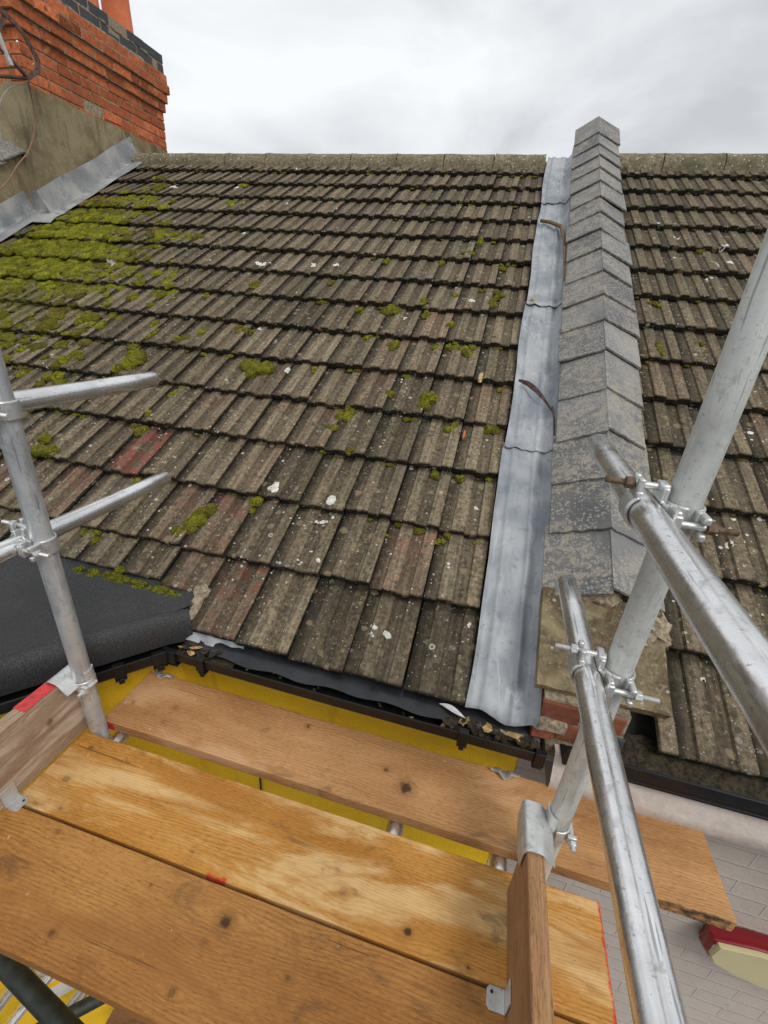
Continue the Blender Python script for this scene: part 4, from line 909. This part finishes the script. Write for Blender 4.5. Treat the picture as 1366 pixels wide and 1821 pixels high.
def toe_clip(px, py, xin, xout, yend, ztop, zr, label):
    """folded plate over the end of a toe board, with a band round the pole"""
    sx = 1 if xout > xin else -1; o = thing('toe_board_clip', (px, py, zr), label, 'clip', 'toe board clips'); o.location = (0, 0, 0)
    mb = MB(); t = .003; a, b = (xin - .003, px - .006) if sx > 0 else (px + .004, xout - .003); y0, y1 = (yend - .035, py + .012) if sx > 0 else (.655, .742)
    xi, xo = xin - sx * .0035, xout + sx * .0035
    if sx > 0: pr = [(xi, ztop - .075), (xi, ztop - .006), (xi + .004, ztop + .003), (xi + .012, ztop + .007), (xo - .008, ztop + .006), (xo + .002, ztop - .001), (px - .012, ztop - .022)]
    else: pr = [(xo, ztop - .05), (xo, ztop - .006), (xo + .004, ztop + .003), (xo + .012, ztop + .007), (xi - .008, ztop + .006), (xi + .002, ztop - .001), (px + .004, ztop - .030)]
    def plate(a_, b_):
        x, z = pr[round(a_ * 6)]; f = 1 - .25 * (b_ * 2 - 1) ** 2 if round(a_ * 6) in (0,) else 1
        return (x, y0 + (y1 - y0) * b_, z if f == 1 else ztop - .075 * f)
    mb.grid(6, 8, plate, thick=(-.0028 * sx, 0, .0028))
    mb.arc((px, py, zr + .018), (0, 0, 1), (1, 0, 0), (0, 1, 0), RT + .0005, RT + .0045, 150 if sx > 0 else -30, 250 if sx > 0 else 60, .062, 10)
    mb.build('plate', MT['forged'], o, smooth=60, bevel=.001)
    mb = MB(); mb.arc((px, py, zr), (0, 0, 1), (1, 0, 0), (0, 1, 0), RT + .0005, RT + .0055, 100 if sx < 0 else -100, -150 if sx < 0 else 160, .030, 22)
    mb.box((px + .030, py - .026, zr), (.020, .010, .024)); mb.build('band', MT['forged'], o, smooth=40, bevel=.002)
    mb = MB(); mb.tube([(px + .032, py - .052, zr), (px + .032, py + .01, zr)], .0055, 12); mb.build('bolt', MT['forged'], o, smooth=40)
    XM = Matrix(((1, 0, 0, 0), (0, 0, 1, 0), (0, -1, 0, 0), (0, 0, 0, 1)))
    mb = MB(); mb.prism([(.010 * math.cos(i * math.pi / 3), .010 * math.sin(i * math.pi / 3)) for i in range(6)], .010, Matrix.Translation((px + .032, py - .042, zr)) @ XM); mb.build('nut', MT['forged'], o, bevel=.001)
    return o
toe_clip(PR.x, PR.y, .2285, .2655, .652, -1.034, -1.062, 'galvanised clip fixing the right toe board to its pole beside the lower rail')
toe_clip(PL.x, PL.y, -1.0605, -1.0985, .735, -1.033, -1.062, 'galvanised clip fixing the left red banded toe board to its pole')
def angle_plate(x, y, sx, label, hole=True):
    o = thing('angle_bracket', (x, y, BZ), label, 'bracket', 'toe board angle brackets'); mb = MB()
    pts = [(0, -.019), (-.030, -.019), (-.036, -.013), (-.036, .013), (-.030, .019), (0, .019)]
    mb.prism([(px * sx, py) for px, py in pts], .0028); mb.b2(0, sx * .0028, -.019, .019, 0, .055)
    mb.build('plate', MT['forged'], o, bevel=.0006)
    mb = MB(); mb.tube([(-.026 * sx, .009, .0022), (-.026 * sx, .009, .0034)], .0032, 12); mb.build('screw_hole', MT['dark'], o)
    return o
angle_plate(.2245, .452, 1, 'galvanised angle bracket on the boards at the foot of the right toe board')
angle_plate(-1.0575, .468, -1, 'small galvanised angle bracket at the foot of the left toe board')

# ================================================================== alarm box
ab = thing('alarm_box', (1.24, 1.06, -1.88), 'red alarm box with cream front cover on the painted brick wall', 'alarm box')
front = [(1.012, -1.822), (1.005, -1.886), (1.025, -1.920), (1.10, -1.950), (1.18, -1.966), (1.26, -1.972), (1.34, -1.966), (1.42, -1.950), (1.495, -1.920), (1.515, -1.886), (1.508, -1.822), (1.40, -1.800), (1.26, -1.792), (1.12, -1.800)]
cx, cz = 1.26, -1.88
def ring_at(k, y, dz=0): return [Vector((cx + (x - cx) * k, y, cz + (z - cz) * k + dz)) for x, z in front]
mb = MB(); rings = [ring_at(.97, 1.059), ring_at(1.03, 1.05, .0), ring_at(1.06, 1.03), ring_at(1.03, 1.008), ring_at(1.0, 1.002)]
n = len(front); vs = [p for r_ in rings for p in r_]; mb.add(vs, [(i * n + j, i * n + (j + 1) % n, (i + 1) * n + (j + 1) % n, (i + 1) * n + j) for i in range(len(rings) - 1) for j in range(n)] + [tuple(range(n)), tuple((len(rings) - 1) * n + j for j in range(n))[::-1]])
part(mb, 'case', MT['redbox'], ab, smooth=50, bevel=.003)
mb = MB(); rings = [ring_at(.985, 1.0015), ring_at(.985, .992), ring_at(.965, .986)]; vs = [p for r_ in rings for p in r_]
mb.add(vs, [(i * n + j, i * n + (j + 1) % n, (i + 1) * n + (j + 1) % n, (i + 1) * n + j) for i in range(2) for j in range(n)] + [tuple(range(n)), tuple(2 * n + j for j in range(n))[::-1]])
part(mb, 'front_cover', MT['cream'], ab, smooth=30)
mb = MB(); mb.b2(1.010, 1.022, .998, 1.012, -1.868, -1.845); part(mb, 'catch', MT['forged'], ab, bevel=.002)

# ================================================================== aerial bracket, cables
ae = thing('aerial_bracket', (-4.0, 3.65, 1.45), 'rusty brown aerial bracket with a grey mast stub, strapped to the chimney', 'bracket')
ring_ = [(-.0, -.015), (.012, -.015), (.012, .015), (-.0, .015)]
hexy = [(-4.03, 3.50, 1.80), (-4.0, 3.60, 1.768), (-3.99, 3.685, 1.715), (-3.99, 3.775, 1.585), (-4.0, 3.765, 1.525), (-4.02, 3.68, 1.452), (-4.05, 3.56, 1.55), (-4.06, 3.52, 1.70), (-4.05, 3.56, 1.775)]
hexy = [(-4.04, 3.56, 1.805), (-4.0, 3.655, 1.745), (-3.985, 3.70, 1.70), (-3.985, 3.775, 1.585), (-3.99, 3.765, 1.525), (-4.02, 3.685, 1.447), (-4.05, 3.575, 1.535), (-4.06, 3.54, 1.66), (-4.03, 3.60, 1.762)]
mb = MB(); mb.sweep(hexy, [(-.016, -.004), (.016, -.004), (.016, .004), (-.016, .004)], up=(.35, -.2, .1)); part(mb, 'strap_loop', MT['rustbr'], ae, bevel=.001)
mb = MB(); mb.tube([(-4.0, 3.46, 1.74), (-3.99, 3.52, 1.50)], .016, 14); mb.tube([(-3.99, 3.52, 1.50), (-3.985, 3.53, 1.46)], .019, 14); part(mb, 'mast', MT['zinc_dull'], ae, smooth=40)
mb = MB(); mb.tube([(-4.02, 3.70, 1.45), (-4.08, 3.40, 1.36), (-4.12, 3.2, 1.33)], .012, 10); mb.tube([(-4.0, 3.40, 1.57), (-4.0, 3.55, 1.50), (-4.02, 3.69, 1.445)], .008, 8); part(mb, 'arm', MT['rustbr'], ae, smooth=40)
mb = MB(); mb.tube([(-4.02, 3.76, 1.56), (-4.13, 3.86, 1.535), (-4.175, 3.95, 1.52)], .003, 8); mb.tube([(-3.99, 3.62, 1.63), (-3.985, 3.628, 1.63)], .012, 8); part(mb, 'lashing_wire', MT['forged'], ae)
def bez(pts, n=24):
    out = []; P = [Vector(p) for p in pts]
    for i in range(len(P) - 1):
        p0, p1, p2, p3 = P[max(i - 1, 0)], P[i], P[i + 1], P[min(i + 2, len(P) - 1)]
        for k in range(n): t = k / n; out.append(.5 * ((2 * p1) + (p2 - p0) * t + (2 * p0 - 5 * p1 + 4 * p2 - p3) * t * t + (3 * p1 - p0 - 3 * p2 + p3) * t ** 3))
    return out + [P[-1]]
mb = MB(); mb.tube(bez([(-4.06, 3.71, 1.44), (-4.14, 3.79, 1.36), (-4.17, 3.80, 1.20), (-4.18, 3.70, 1.00), (-4.19, 3.57, .86), (-4.22, 3.42, .68), (-4.26, 3.1, .45)], 10), .0055, 8); o = mb.build('cable', MT['cable'], smooth=40); tag(o, 'thin brown cable hanging down the rendered chimney base', 'cable', 'aerial cables')
mb = MB(); mb.tube(bez([(-4.06, 3.70, 1.43), (-4.15, 3.60, 1.35), (-4.18, 3.52, 1.22), (-4.2, 3.48, 1.0)], 10), .0035, 8); o = mb.build('cable', MT['cableg'], smooth=40); tag(o, 'thin pale grey cable drooping left of the brown one on the chimney', 'cable', 'aerial cables')

# ================================================================== small debris
mb = MB(); mb.tube([rf(.085, 3.33, .035), rf(.15, 3.30, .040), rf(.222, 3.225, .045)], .012, 8, scl=[.9, 1, 1.05]); mb.tube([rf(.222, 3.235, .045), rf(.250, 3.0, .062), rf(.258, 2.70, .07), rf(.262, 2.35, .074)], .009, 8, scl=[1.2, 1.15, .9, .6])
o = mb.build('twig', MT['bark'], smooth=40); tag(o, 'bent brown twig lying on the upper lead flashing against the slates', 'twig')
mb = MB()
mb.grid(14, 4, lambda a, b: rf(.088 + .165 * a, 1.53 - .19 * a ** 1.2 + (b - .5) * .030 * math.sin(3.14 * min(1, a * 1.1)) + .004 * noise.noise(Vector((a * 12, b * 3, 0))), .036 + .022 * math.sin(a * 3.1) + .008 * (b - .5)), thick=(0, 0, -.004))
mb.tube([rf(.252, 1.345, .05), rf(.262, 1.25, .06), rf(.27, 1.0, .07)], .004, 6)
o = mb.build('bark_strip', MT['rustbr'], smooth=50); tag(o, 'dark curled bark strip across the middle of the lead flashing', 'bark')
mb = MB(); lump(mb, rf(-.098, 1.575, -.008), (.013, .040, .010), 31, M=RM); o = mb.build('stone_chip', MT['tan'], smooth=50); tag(o, 'tan stone chip lying on a tile beside the lead flashing', 'stone chip')
mb = MB(); lump(mb, rf(.105, 2.285, .03), (.014, .016, .012), 33, M=RM); o = mb.build('stone_chip', MT['tan'], smooth=50); tag(o, 'small brown lump lying on a lap of the lead flashing', 'stone chip')
mb = MB(); lump(mb, rf(-.116, 1.14, .006), (.006, .028, .005), 35, M=RM); o = mb.build('brick_chip', MT['brick'], smooth=50); tag(o, 'thin red brick chip lying on the tiles by the lead flashing', 'chip')
mb = MB(); mb.grid(14, 4, lambda a, b: (-.01 + .085 * a, 1.022 - .025 * a + (b - .5) * .022 * math.sin(3.14 * a), -1.118 + .006 * math.sin(a * 4) + .006 * abs(b - .5)), thick=(0, 0, -.001)); o = mb.build('feather', MT['droppings'], smooth=60); tag(o, 'white feather lying in the black gutter below the tiles', 'feather')
mb = MB(); lump(mb, (.41, .246, BZ + .006), (.010, .018, .007), 41); o = mb.build('wood_chip', MT['tan'], smooth=40); tag(o, 'pale wood chip at the right end of the nearest board', 'wood chip')
mb = MB(); rnd = random.Random(9)
for _ in range(110):
    X = rnd.choice((rnd.uniform(.02, .30), rnd.uniform(-.93, -.78), rnd.uniform(-.9, .3), rnd.uniform(.05, .30))); y = 1.013 + rnd.uniform(-.035, .03); L = rnd.uniform(.006, .028); w = L * rnd.uniform(.35, .7); a0 = rnd.random() * 6.3
    z = GZ - .030 + (.018 if X > .03 or X < -.78 else -.004) + rnd.uniform(0, .014); M = Matrix.Rotation(a0, 3, 'Z') @ Matrix.Rotation(rnd.gauss(0, .35), 3, 'X')
    pts = [(-L, 0, 0), (-.4 * L, w, .002), (.5 * L, w * .8, .001), (L, 0, .003), (.4 * L, -w, 0), (-.5 * L, -w * .7, .002)]
    t = rnd.random(); mb.add([Vector((X, y, z)) + M @ Vector(p) for p in pts], [(0, 1, 2, 3, 4, 5)], mi=0 if t < .35 else 1)
for x0, x1 in ((-.95, -.72), (.02, .305)):
    mb.grid(30, 8, lambda a, b: (x0 + (x1 - x0) * a, .968 + .088 * b, GZ - .026 + .012 * noise.noise(Vector((a * 18, b * 6, x0))) + .006 * noise.noise(Vector((a * 60, b * 20, x0)))), mi=1)
o = mb.build('leaf_litter', [MT['leafdry'], MT['litter']], smooth=40); tag(o, 'dead leaves and grit lying in the black gutter', 'leaf litter', kind='stuff')
mb = MB(); mb.tube(bez([(-.70, 1.054, -1.45), (-.70, 1.05, -1.6), (-.69, 1.052, -1.75), (-.695, 1.05, -2.2)], 8), .004, 8); o = mb.build('cable', MT['plastic'], smooth=40); tag(o, 'thin black cable on the yellow wall seen through the gap between boards', 'cable')
